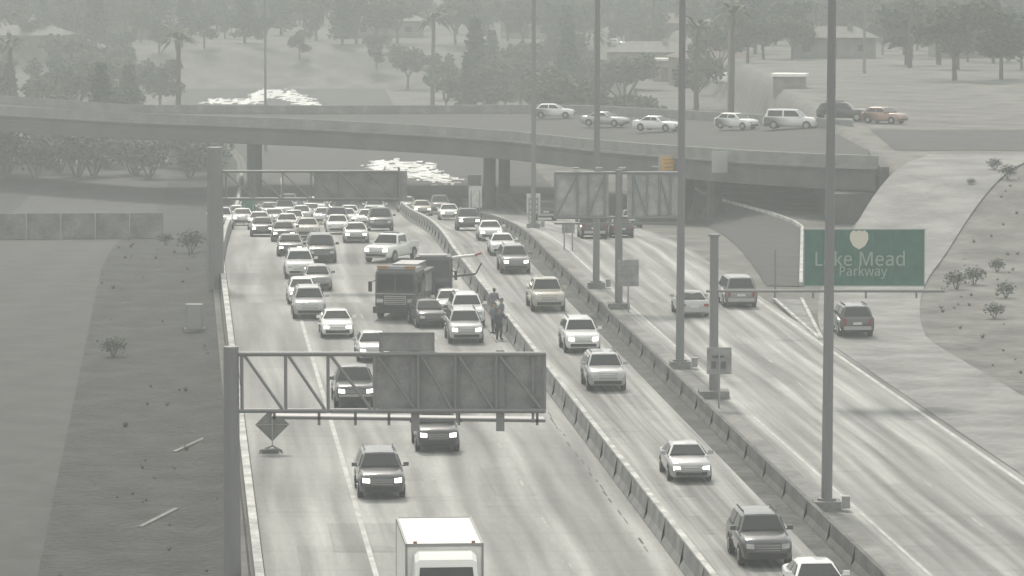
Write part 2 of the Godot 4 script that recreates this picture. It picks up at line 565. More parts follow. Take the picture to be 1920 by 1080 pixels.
	for x in [-0.7, 0.7]:
		s1 = begin(); box(s1, Vector3(x, 0.3, -0.75), Vector3(0.1, 0.1, 1.5)); obj("bracket", s1, mat("galvanised", lin(0.33, 0.33, 0.33), 0.5, 0.6), yel)
	var wp := thing("white_sign", "blank pale sign plate on the dark right part of the overpass", "sign", Vector3(17.15, 2.05, -351.8), 0.38)
	s1 = begin(); box(s1, Vector3(0, 0.95, 0), Vector3(1.4, 1.8, 0.06)); obj("panel", s1, mat("sign back grey", lin(0.42, 0.43, 0.41), 0.6), wp)
	for y in [0.5, 1.4]:
		s1 = begin(); box(s1, Vector3(0, y, -0.7), Vector3(0.1, 0.08, 1.4)); obj("bracket", s1, mat("galvanised", lin(0.33, 0.33, 0.33), 0.5, 0.6), wp)
	# the street goes on over the bank on the right
	var street := func(x, d): return land(x, d)
	struct("cross_street", ribbon(func(d): return 31.2 + (d - 330.0) * 0.02, func(d): return 420.0, 352, 384, 0.03, street, 6.0, 10), mottled("street asphalt", lin(0.032, 0.032, 0.032), 0.35, 18.0, 103, 0.85), "cross street running off to the right of the overpass")

func barriers() -> void:
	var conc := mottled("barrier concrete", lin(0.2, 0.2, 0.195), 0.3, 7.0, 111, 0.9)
	var cap := mottled("pale barrier top", lin(0.42, 0.42, 0.4), 0.3, 6.0, 112, 0.85)  # copings and kerbs paler than the barrier sides
	var o := thing("median_barrier", "long concrete median barrier with a pale top beside the ramp lane", "barrier")
	var d := 66.0
	while d < 470.0:
		var piece := sweep([[-0.3, 0.0], [0.3, 0.0], [0.28, 0.08], [0.16, 0.32], [0.11, 0.97], [-0.11, 0.97], [-0.16, 0.32], [-0.28, 0.08]], 0.0, d, d + 5.96, 6.0)
		obj("barrier_section", piece, conc, o)
		var c := sweep([[-0.125, 0.972], [0.125, 0.972], [0.115, 1.04], [-0.115, 1.04]], 0.0, d, d + 5.98, 6.0)
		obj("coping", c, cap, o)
		d += 6.0
	var w := thing("edge_wall", "low concrete wall along the left shoulder of the freeway", "wall")
	d = 66.0
	while d < 466.0:
		obj("wall_panel", sweep([[-0.2, -0.4], [0.2, -0.4], [0.17, 0.3], [0.1, 0.82], [-0.2, 0.82]], -15.85, d, d + 7.96, 8.0), conc, w)
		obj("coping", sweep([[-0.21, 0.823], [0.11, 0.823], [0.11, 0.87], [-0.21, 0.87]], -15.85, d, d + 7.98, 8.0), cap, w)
		d += 8.0
	var o2 := thing("median_barrier", "lower dark concrete barrier on the gravel median, along the feet of the light poles", "barrier")
	var backlit := mottled("stained barrier concrete", lin(0.115, 0.115, 0.112), 0.3, 7.0, 114, 0.9)  # shade of the backlit face put into a darker concrete colour
	d = 66.0
	while d < 420.0:
		obj("barrier_section", sweep([[-0.26, 0.0], [0.26, 0.0], [0.24, 0.08], [0.12, 0.3], [0.09, 0.82], [-0.09, 0.82], [-0.12, 0.3], [-0.24, 0.08]], 6.3, d, d + 5.96, 6.0), backlit, o2)
		d += 6.0
	# paved slope on the right, in bays
	var pav := mottled("slope paving", lin(0.042, 0.042, 0.042), 0.3, 8.0, 113, 0.9)
	var s := thing("slope_paving", "grey paved slope right of the departing lanes, rising towards the overpass", "embankment")
	d = 272.0
	while d < 384.0:
		var st := begin()
		var d1 := d + 5.9
		for k in 4:
			var p := []
			for q in [[k, d], [k + 1, d], [k + 1, d1], [k, d1]]:
				var x: float = lerpf(16.3, slope_top(q[1]), q[0] / 4.0)
				p.append(Vector3(x, land(x, q[1]) + 0.06, -q[1]))
			quad(st, p[0], p[1], p[2], p[3])
		obj("paving_bay", st, pav, s)
		var e := begin()
		bar(e, spot(slope_top(d) + 0.08, d, 0.16), spot(slope_top(d1) + 0.08, d1, 0.16), 0.22, 0.26)
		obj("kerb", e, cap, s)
		d += 6.0
	# gore nose
	var nose := thing("gore_kerb", "pale kerb nose where the exit lane splits off", "kerb")
	var n := begin()
	for q in [[[17.25, 238.0], [16.15, 262.0]], [[17.35, 238.0], [17.85, 262.0]]]:
		bar(n, Vector3(q[0][0], 0.06, -q[0][1]), Vector3(q[1][0], 0.06, -q[1][1]), 0.2, 0.14)
	obj("kerb", n, cap, nose)
	n = begin()
	tri(n, Vector3(17.3, 0.03, -238.5), Vector3(17.75, 0.03, -262), Vector3(16.25, 0.03, -262))
	obj("infill", n, conc, nose)

# ------------------------------------------------------------------ overhead signs
func member(called: String, parent: Node3D, m: Material, a: Vector3, b: Vector3, r: float, round_ := true) -> void:
	var st := begin()
	if round_: tube(st, a, b, r, r, 8)
	else: bar(st, a, b, r * 2, r * 2)
	obj(called, st, m, parent)

func lettering(text: String, size: float, m: Material, parent: Node3D, at: Vector3, called := "lettering") -> void:
	var t := TextMesh.new()
	var f := SystemFont.new()
	f.font_names = PackedStringArray(["Droid Sans"])
	t.font = f
	t.text = text
	t.font_size = 64
	t.pixel_size = size / 46.0
	t.depth = 0.02
	t.curve_step = 3.0
	t.material = m
	put(called, t, parent, at)

func gantries() -> void:
	var steel := mat("grey painted steel", lin(0.2, 0.2, 0.202), 0.55, 0.2)
	var galv := mat("galvanised", lin(0.33, 0.33, 0.33), 0.5, 0.6)
	var back := mottled("weathered aluminium sign back", lin(0.235, 0.235, 0.235), 0.18, 3.0, 121, 0.6)
	# the near cantilever: back of a big sign over the oncoming lanes
	var d := 151.0
	var g := thing("sign_gantry", "near cantilever truss gantry with the grey back of a wide sign over the oncoming lanes", "gantry", Vector3(0, 0, -d))
	var yb := 6.45
	var yt := 8.48
	var xs := [-9.62, -8.06, -6.55, -4.9, -3.34, -2.02, -0.56, 1.16]
	var st := begin()
	tube(st, Vector3(-10.0, -0.6, 0), Vector3(-10.0, 8.75, 0), 0.33, 0.27, 16)
	obj("post", st, steel, g)
	st = begin(); box(st, Vector3(-10.0, -0.1, 0), Vector3(1.2, 0.9, 1.2)); obj("footing", st, mats["barrier concrete"], g)
	member("chord", g, steel, Vector3(-9.9, yt, 0), Vector3(1.2, yt, 0), 0.085)
	member("chord", g, steel, Vector3(-9.9, yb, 0), Vector3(1.2, yb, 0), 0.085)
	for i in xs.size():
		member("vertical", g, steel, Vector3(xs[i], yb, 0), Vector3(xs[i], yt, 0), 0.06)
		if i < xs.size() - 1:
			member("diagonal", g, steel, Vector3(xs[i] + 0.1, yt - 0.05, 0), Vector3(xs[i + 1] - 0.12, yb + 0.05, 0), 0.055)
	# sign panels, plank by plank, hung on the side away from the camera
	var x := -4.86
	var k := 0
	while x < 1.1:
		var w := minf(0.74, 1.14 - x)
		st = begin(); box(st, Vector3(x + w / 2, 7.42, -0.3 - 0.014 * (k % 2)), Vector3(w + 0.003, 2.2, 0.05))
		obj("sign_plank", st, back, g)
		x += 0.74; k += 1
	st = begin(); box(st, Vector3(-3.75, 8.87, -0.3), Vector3(1.92, 0.66, 0.05)); obj("exit_tab", st, back, g)
	st = begin()
	for q in [[-3.75, 9.2, 1.96, 0.06], [-4.71, 8.87, 0.06, 0.66], [-2.79, 8.87, 0.06, 0.66]]: box(st, Vector3(q[0], q[1], -0.27), Vector3(q[2], q[3], 0.07))
	obj("tab_frame", st, steel, g)
	for bx in [-3.45, -0.42]:
		st = begin(); box(st, Vector3(bx, 7.15, -0.17), Vector3(0.3, 2.9, 0.14)); obj("hanger", st, steel, g)
	for bx in [-1.95, 0.75]:
		st = begin(); box(st, Vector3(bx, 7.25, -0.17), Vector3(0.1, 2.5, 0.14)); obj("hanger", st, steel, g)
	# walkway rail with lamp arms below
	member("walkway_rail", g, steel, Vector3(-8.6, 6.14, -0.5), Vector3(1.2, 6.02, -0.5), 0.05, false)
	st = begin()
	hexa(st, [Vector3(-8.6, 6.16, -0.6), Vector3(1.15, 6.04, -0.6), Vector3(1.15, 6.04, -1.3), Vector3(-8.6, 6.16, -1.3), Vector3(-8.6, 6.2, -0.6), Vector3(1.15, 6.08, -0.6), Vector3(1.15, 6.08, -1.3), Vector3(-8.6, 6.2, -1.3)])
	obj("walkway", st, galv, g)
	for bx in [-8.5, -6.9, -5.6, -4.4, -3.45, -1.9, -0.42, 0.9]:
		st = begin(); box(st, Vector3(bx, 6.12, -0.5), Vector3(0.1, 0.5, 0.1)); obj("rail_stub", st, steel, g)

	# farther cantilever, left half bare, before the bridge
	d = 271.0
	g = thing("sign_gantry", "distant cantilever gantry with a small grey sign back before the left underpass", "gantry", Vector3(0, 0, -d))
	st = begin(); tube(st, Vector3(-18.9, -0.6, 0), Vector3(-18.9, 8.9, 0), 0.55, 0.5, 14); obj("post", st, steel, g)
	member("chord", g, steel, Vector3(-18.8, 7.35, 0), Vector3(-7.2, 7.35, 0), 0.09)
	member("chord", g, steel, Vector3(-18.8, 5.6, 0), Vector3(-7.2, 5.6, 0), 0.09)
	var xx := -18.2
	while xx < -7.2:
		member("vertical", g, steel, Vector3(xx, 5.6, 0), Vector3(xx, 7.35, 0), 0.06)
		if xx < -8.4: member("diagonal", g, steel, Vector3(xx, 7.3, 0), Vector3(xx + 1.7, 5.65, 0), 0.05)
		xx += 1.8
	x = -12.6
	while x < -7.3:
		st = begin(); box(st, Vector3(x + 0.37, 6.4, -0.25 - 0.014 * (int(round(x / 0.74)) & 1)), Vector3(0.743, 1.95, 0.05)); obj("sign_plank", st, back, g)
		x += 0.74
	member("edge_post", g, steel, Vector3(-7.2, 5.2, -0.1), Vector3(-7.2, 7.6, -0.1), 0.08)

	# two-sided gantry on the median
	d = 256.4
	g = thing("sign_gantry", "two armed gantry on one median post carrying grey sign backs left and right", "gantry", Vector3(6.44, 0, -d))
	st = begin(); tube(st, Vector3(0, 0, 0), Vector3(0, 8.4, 0), 0.24, 0.21, 14); obj("post", st, steel, g)
	st = begin(); box(st, Vector3(0, 0.1, 0), Vector3(1.3, 0.5, 1.3)); obj("footing", st, mats["barrier concrete"], g)
	for y in [5.5, 8.2]: member("chord", g, steel, Vector3(-3.9, y, 0), Vector3(3.9, y, 0), 0.09)
	var px := [-3.85, -2.5, -1.85, -0.85, 0.85, 1.7, 2.45, 3.1, 3.85]
	for v in px: member("vertical", g, steel, Vector3(v, 5.5, 0), Vector3(v, 8.2, 0), 0.07)
	member("diagonal", g, steel, Vector3(-3.8, 5.5, 0), Vector3(-2.5, 8.1, 0), 0.055)
	member("diagonal", g, steel, Vector3(-1.85, 5.5, 0), Vector3(-0.85, 8.1, 0), 0.055)
	member("diagonal", g, steel, Vector3(0.85, 8.1, 0), Vector3(1.7, 5.5, 0), 0.055)
	member("diagonal", g, steel, Vector3(2.45, 8.1, 0), Vector3(3.1, 5.5, 0), 0.055)
	var lightback := mottled("pale aluminium sign back", lin(0.36, 0.37, 0.365), 0.2, 3.0, 122, 0.55)
	for e in [[-3.9, 4, 0.82], [0.5, 4, 0.84]]:
		for i in e[1]:
			st = begin(); box(st, Vector3(e[0] + e[2] * (i + 0.5), 6.85, -0.22 - 0.014 * (i % 2)), Vector3(e[2] + 0.003, 2.5, 0.05)); obj("sign_plank", st, lightback, g)
	for q in [-2.6, -1.2, 0.2]:
		st = begin(); box(st, Vector3(q, 8.45, -0.3), Vector3(0.42, 0.12, 0.3)); obj("sign_lamp", st, galv, g)
	member("walkway_rail", g, steel, Vector3(-3.9, 5.1, -0.4), Vector3(3.9, 5.1, -0.4), 0.05, false)

	# cantilever with the green guide sign
	d = 210.2
	g = thing("green_sign_gantry", "thick grey post with one long thin arm carrying a green guide sign", "gantry", Vector3(10.0, 0, -d))
	st = begin(); tube(st, Vector3(0, 0, 0), Vector3(0, 8.0, 0), 0.23, 0.21, 16); obj("post", st, steel, g)
	st = begin(); tube(st, Vector3(0, 8.0, 0), Vector3(0, 8.12, 0), 0.3, 0.3, 16); obj("post_cap", st, steel, g)
	st = begin(); box(st, Vector3(0, 0.12, 0), Vector3(1.5, 0.5, 1.5)); obj("footing", st, mats["barrier concrete"], g)
	member("arm", g, steel, Vector3(-0.4, 5.3, 0.1), Vector3(11.4, 5.3, 0.1), 0.07)
	for v in [3.0, 4.9, 7.5, 10.0]: member("arm_stub", g, steel, Vector3(v, 4.95, 0.1), Vector3(v, 5.35, 0.1), 0.05)
	var green := mottled("green sign sheeting", lin(0.05, 0.14, 0.11), 0.15, 2.5, 123, 0.5)
	var sw := 1.0
	for i in 7:
		st = begin(); box(st, Vector3(4.4 + 0.86 * (i + 0.5), 6.95, 0.0), Vector3(0.855, 2.85, 0.05)); obj("sign_panel", st, green, g)
	var cream := mat("cream sign print", lin(0.62, 0.6, 0.5), 0.5)
	st = begin()
	for q in [[7.41, 5.545, 6.0, 0.05], [7.41, 8.355, 6.0, 0.05], [4.43, 6.95, 0.05, 2.84], [10.39, 6.95, 0.05, 2.84]]: box(st, Vector3(q[0], q[1], 0.03), Vector3(q[2], q[3], 0.02))
	obj("border", st, mat("sign print", lin(0.3, 0.36, 0.33), 0.5), g)
	lettering("Lake Mead", 0.68, mat("sign print", lin(0.3, 0.36, 0.33), 0.5), g, Vector3(7.2, 6.88, 0.035))
	lettering("Parkway", 0.46, mat("sign print", lin(0.3, 0.36, 0.33), 0.5), g, Vector3(7.35, 6.28, 0.035))
	# route shield
	st = begin()
	var sh := [Vector2(0, -0.5), Vector2(0.3, -0.32), Vector2(0.46, 0.0), Vector2(0.44, 0.3), Vector2(0.3, 0.45), Vector2(0.12, 0.4), Vector2(0, 0.46), Vector2(-0.12, 0.4), Vector2(-0.3, 0.45), Vector2(-0.44, 0.3), Vector2(-0.46, 0.0), Vector2(-0.3, -0.32)]
	var fr := []; var rr := []
	for v in sh:
		fr.append(Vector3(7.15 + v.x, 7.86 + v.y, 0.055)); rr.append(Vector3(7.15 + v.x, 7.86 + v.y, 0.028))
	ring(st, [rr, fr])
	obj("route_shield", st, cream, g)

func small_signs() -> void:
	var galv: Material = mats["galvanised"]
	var grey := mottled("dull sign back", lin(0.27, 0.27, 0.27), 0.2, 2.0, 131, 0.6)
	var panel := func(called, label, at: Vector3, w: float, h: float, foot: float, m: Material, legs: int, turn := 0.0):
		var o := thing(called, label, "sign", at, turn)
		var st := begin(); box(st, Vector3(0, foot + h / 2, 0), Vector3(w, h, 0.03)); obj("panel", st, m, o)
		for i in legs:
			var x: float = 0.0 if legs == 1 else (-0.32 + 0.64 * i) * w
			st = begin(); tube(st, Vector3(x, -0.2, 0.06), Vector3(x, foot + h * 0.8, 0.06), 0.05, 0.05, 8); obj("leg", st, galv, o)
		return o
	var o = panel.call("road_sign", "grey signboard back with horizontal rails on a thin post beside the two armed gantry", on_road(6.95, 254.0), 1.25, 1.6, 1.55, grey, 1)
	for k in 3:
		var st := begin(); box(st, Vector3(0, 1.85 + 0.5 * k, 0.04), Vector3(1.2, 0.07, 0.04)); obj("rail", st, galv, o)
	o = panel.call("road_sign", "grey signboard back with two dark plates in front of the green sign post", on_road(10.05, 205.8), 1.2, 1.3, 1.65, grey, 1)
	var dark := mat("dark sign plate", lin(0.09, 0.09, 0.09), 0.6)
	for x in [-0.27, 0.22]:
		var st := begin(); box(st, Vector3(x, 2.1, 0.03), Vector3(0.24, 0.36, 0.03)); obj("dark_plate", st, dark, o)
	var s0 := begin(); box(s0, Vector3(-0.05, 2.5, 0.03), Vector3(0.56, 0.12, 0.03)); obj("dark_plate", s0, dark, o)
	var wht := mottled("white sign sheeting", lin(0.55, 0.55, 0.53), 0.12, 2.0, 132, 0.6)
	o = panel.call("road_sign", "small grey board on two legs in the median under the left gantry arm", on_road(4.0, 302.0), 0.9, 0.7, 1.2, grey, 2)
	o = panel.call("road_sign", "pale notice board with dark rows in the underpass mouth, left of the small dark SUV", on_road(1.8, 357.0), 1.15, 1.7, 1.0, wht, 2)
	for k in 3:
		var st := begin(); box(st, Vector3(0, 1.35 + 0.45 * k, 0.025), Vector3(0.8, 0.12, 0.02)); obj("text_row", st, dark, o)
	o = panel.call("road_sign", "narrow white sign standing in the dark mouth of the underpass above the ramp queue", on_road(-3.2, 372.0), 1.15, 1.9, 1.3, wht, 2)
	# portable warning diamond on the left shoulder
	o = thing("warning_sign", "grey back of a diamond shaped roll up warning sign on the left shoulder", "sign", Vector3(-10.7, 0, -189.0), 0.1)
	var st := begin()
	var dia := []
	var dib := []
	for v in [Vector2(0, -0.76), Vector2(0.76, 0), Vector2(0, 0.76), Vector2(-0.76, 0)]:
		dia.append(Vector3(v.x, 1.26 + v.y, 0.02)); dib.append(Vector3(v.x, 1.26 + v.y, 0))
	ring(st, [dib, dia]); obj("panel", st, mottled("faded fabric sign", lin(0.15, 0.15, 0.14), 0.2, 2.0, 133, 0.8), o)
	st = begin(); bar(st, Vector3(0, 0.3, 0.05), Vector3(0, 1.95, 0.05), 0.05, 0.05); bar(st, Vector3(-0.7, 1.26, 0.05), Vector3(0.7, 1.26, 0.05), 0.04, 0.04); obj("cross_brace", st, galv, o)
	for e in [Vector2(-0.6, 0.35), Vector2(0.45, 0.35), Vector2(-0.55, -0.35), Vector2(0.45, -0.35)]:
		st = begin(); bar(st, Vector3(0, 0.32, 0.05), Vector3(e.x, 0.03, e.y), 0.05, 0.05); obj("leg", st, dark, o)
	st = begin(); box(st, Vector3(-0.1, 0.1, 0.2), Vector3(0.75, 0.18, 0.3)); obj("sand_bag", st, dark, o)
	# small green sign by the wall far left
	panel.call("green_sign", "small dull green sign board standing against the left edge wall by the waiting cars", on_road(-22.4, 362.0), 1.2, 1.7, 0.4, mats["green sign sheeting"], 2)
	# cabinets and boxes on the dark bank
	o = thing("utility_cabinet", "pale metal utility cabinet on the dark bank left of the wall", "cabinet", spot(-18.4, 246.0))
	st = begin(); box(st, Vector3(0, 0.85, 0), Vector3(0.95, 1.5, 0.6)); obj("case", st, mat("cabinet paint", lin(0.24, 0.24, 0.23), 0.6), o)
	st = begin(); box(st, Vector3(0, 0.05, 0), Vector3(1.2, 0.3, 0.9)); obj("pad", st, mats["barrier concrete"], o)
	st = begin(); box(st, Vector3(0, 0.85, 0.31), Vector3(0.8, 1.3, 0.03)); obj("door", st, mat("cabinet door", lin(0.28, 0.28, 0.27), 0.6), o)
	for q in [[-14.3, 171.0, 5.2, "pale concrete gutter strip lying on the dark bank at the lower left"], [-14.6, 195.0, 6.8, "pale concrete gutter strip beside the wall left of the diamond sign"]]:
		var c := thing("drain_gutter", q[3], "gutter", spot(q[0], q[1]), -0.2)
		st = begin(); box(st, Vector3(0, 0.0, 0), Vector3(0.2, 0.14, q[2])); obj("channel", st, mats["barrier concrete"], c)
	# chain link fence line of posts on the far left bank is too faint to tell; a plain low wall stands there
	o = thing("boundary_wall", "low grey block wall crossing the dark land left of the gantry post", "wall")
	for k in 14:
		st = begin(); box(st, spot(-62.0 + 2.6 * k, 322.0 + 0.5 * k, 0.9), Vector3(2.57, 2.2, 0.2)); obj("wall_panel", st, mats["barrier concrete"], o)

func light_poles() -> void:
	var steel := mat("dark pole steel", lin(0.2, 0.2, 0.202), 0.55, 0.2)
	var base := begin()
	var make := func(label, at: Vector3, h: float, r: float, lean: float, foot: bool):
		var o := thing("light_pole", label, "light pole", at, 0.0, "tall light poles along the freeway")
		var st := begin()
		tube(st, Vector3(0, 0.3 if foot else -0.5, 0), Vector3(lean, h, 0), r, r * 0.62, 12)
		obj("shaft", st, steel, o)
		if foot:
			st = begin(); box(st, Vector3(0, 0.12, 0), Vector3(1.1, 0.5, 1.1)); obj("footing", st, mats["barrier concrete"], o)
			st = begin(); tube(st, Vector3(0, 0.37, 0), Vector3(0, 0.46, 0), r * 1.7, r * 1.7, 10); obj("base_plate", st, steel, o)
			st = begin(); box(st, Vector3(0.75, 0.35, 0.35), Vector3(0.32, 0.5, 0.3)); obj("junction_box", st, mats["galvanised"], o)
		for k in 4:
			st = begin()
			var a := TAU * k / 4 + 0.4
			var tip := Vector3(lean, h - 0.2, 0)
			bar(st, tip, tip + Vector3(cos(a), 0.05, sin(a)) * 0.9, 0.07, 0.07)
			box(st, tip + Vector3(cos(a), 0.02, sin(a)) * 1.1, Vector3(0.45, 0.2, 0.45))
			obj("lamp_head", st, mats["galvanised"], o)
		return o
	make.call("nearest thick light pole at the lower right, on a concrete base", on_road(12.74, 171.2), 30.0, 0.225, 0.12, true)
	make.call("tall light pole left of the green sign post, cutting past the silver sedan", on_road(8.85, 223.5), 30.0, 0.225, 0.1, true)
	make.call("light pole just left of the two armed gantry post", on_road(5.35, 270.0), 30.0, 0.22, 0.1, true)
	make.call("distant light pole rising before the middle of the overpass", on_road(1.75, 348.0), 30.0, 0.21, 0.05, true)
	make.call("very thin dark light pole far left behind the overpass", spot(-30.0, 519.0), 32.0, 0.17, 0.0, false)
	make.call("thin far light pole between the two right hand poles, behind the bridge street", spot(25.5, 500.0), 32.0, 0.26, 0.0, false)
	make.call("faint far light pole close to the right border of the old frame", spot(42.5, 515.0), 32.0, 0.2, 0.0, false)
	var o := thing("marker_post", "short thin grey post on the slope paving left of the green sign", "post", spot(16.6, 268.0))
	var st := begin(); tube(st, Vector3(0, -0.3, 0), Vector3(0, 2.7, 0), 0.07, 0.06, 8); obj("shaft", st, steel, o)

# ------------------------------------------------------------------ vehicles
const CLEAR := [[4.0, 512.0], [-2.0, 575.0], [23.2, 690.0], [28.2, 560.0], [48.0, 690.0], [52.0, 640.0], [66.0, 740.0], [-50.0, 610.0], [18.8, 760.0], [16.2, 905.0], [22.2, 618.0], [30.6, 470.0]]
const KINDS := {
	"sedan": {"L": 4.75, "W": 1.83, "H": 1.45, "hood": 0.86, "belt": 0.98, "tail": 1.02, "w1": 0.95, "w2": 0.2, "w3": -0.95, "w4": -1.65, "clear": 0.2, "wr": 0.33, "ax": 1.42, "ar": -1.38, "wt": 0.6},
	"compact": {"L": 4.2, "W": 1.76, "H": 1.5, "hood": 0.9, "belt": 1.0, "tail": 1.05, "w1": 0.95, "w2": 0.15, "w3": -1.35, "w4": -1.9, "clear": 0.2, "wr": 0.31, "ax": 1.28, "ar": -1.3, "wt": 0.6},
	"suv": {"L": 4.85, "W": 1.93, "H": 1.76, "hood": 1.06, "belt": 1.16, "tail": 1.16, "w1": 0.98, "w2": 0.35, "w3": -1.95, "w4": -2.28, "clear": 0.28, "wr": 0.38, "ax": 1.45, "ar": -1.42, "wt": 0.68},
	"van": {"L": 5.1, "W": 2.0, "H": 1.85, "hood": 1.0, "belt": 1.15, "tail": 1.15, "w1": 1.35, "w2": 0.55, "w3": -2.1, "w4": -2.42, "clear": 0.24, "wr": 0.36, "ax": 1.6, "ar": -1.5, "wt": 0.72},
	"pickup": {"L": 5.6, "W": 2.0, "H": 1.88, "hood": 1.14, "belt": 1.22, "tail": 0.86, "w1": 1.15, "w2": 0.55, "w3": -0.75, "w4": -0.95, "clear": 0.34, "wr": 0.4, "ax": 1.78, "ar": -1.75, "wt": 0.7},
}
const PAINTS := {
	"white": [0.78, 0.78, 0.76], "silver": [0.42, 0.42, 0.42], "grey": [0.19, 0.19, 0.19], "dark": [0.05, 0.052, 0.055], "black": [0.022, 0.022, 0.024],
	"beige": [0.45, 0.42, 0.35], "blue": [0.05, 0.065, 0.13], "green": [0.05, 0.12, 0.09], "red": [0.22, 0.04, 0.035], "orange": [0.36, 0.22, 0.16],
}
var protos := {}

func paint(c: String) -> StandardMaterial3D:
	var p: Array = PAINTS[c]
	var m := mat("paint " + c, lin(p[0], p[1], p[2]), 0.38, 0.35 if c in ["silver", "grey"] else 0.0)
	m.clearcoat_enabled = true
	m.clearcoat = 1.0
	m.clearcoat_roughness = 0.08
	return m

func wheel(parent: Node3D, at: Vector3, r: float, w: float) -> void:
	var s := 1.0 if at.x > 0 else -1.0
	var st := begin()
	var rings := []
	for q in [[-0.5, 0.86], [-0.42, 1.0], [0.42, 1.0], [0.5, 0.86]]:
		var ri := []
		for i in 16:
			var a := TAU * i / 16
			ri.append(Vector3(at.x + w * q[0], at.y + sin(a) * r * q[1], at.z - cos(a) * r * q[1]))
		rings.append(ri)
	ring(st, rings)
	var ty := obj("wheel", st, mat("tyre rubber", lin(0.02, 0.02, 0.02), 0.9), parent)
	st = begin()
	tube(st, at + Vector3(s * w * 0.5, 0, 0), at + Vector3(s * (w * 0.5 + 0.012), 0, 0), r * 0.62, r * 0.56, 12)
	for i in 5:
		var a := TAU * i / 5
		bar(st, at + Vector3(s * (w * 0.5 + 0.016), 0, 0), at + Vector3(s * (w * 0.5 + 0.016), sin(a) * r * 0.56, cos(a) * r * 0.56), 0.02, 0.06)
	obj("rim", st, mat("alloy", lin(0.4, 0.4, 0.4), 0.35, 0.8), ty)

func section(z: float, yb: float, yt: float, w: float) -> Array:
	var h := yt - yb
	var half := [Vector2(0.86 * w, yb), Vector2(0.965 * w, yb + 0.09), Vector2(w, yb + 0.42 * h), Vector2(0.99 * w, yt - 0.14), Vector2(0.95 * w, yt - 0.045), Vector2(0.80 * w, yt), Vector2(0.4 * w, yt + 0.018)]
	var out := []
	for v in half: out.append(Vector3(v.x, v.y, z))
	out.append(Vector3(0, yt + 0.024, z))
	for i in range(half.size() - 1, -1, -1): out.append(Vector3(-half[i].x, half[i].y, z))
	return out

func pane(a: Vector3, b: Vector3, c: Vector3, d: Vector3, inset: float, proud: float) -> SurfaceTool:   # glass set a little proud of the quad a b c d (ccw from outside)
	var m := (a + b + c + d) / 4.0
	var n := (b - a).cross(d - a).normalized()
	var p := []
	var q := []
	for v in [a, b, c, d]:
		var w: Vector3 = v + (m - v).normalized() * inset
		p.append(w - n * 0.02); q.append(w + n * proud)
	var st := begin()
	ring(st, [p, q])
	return st

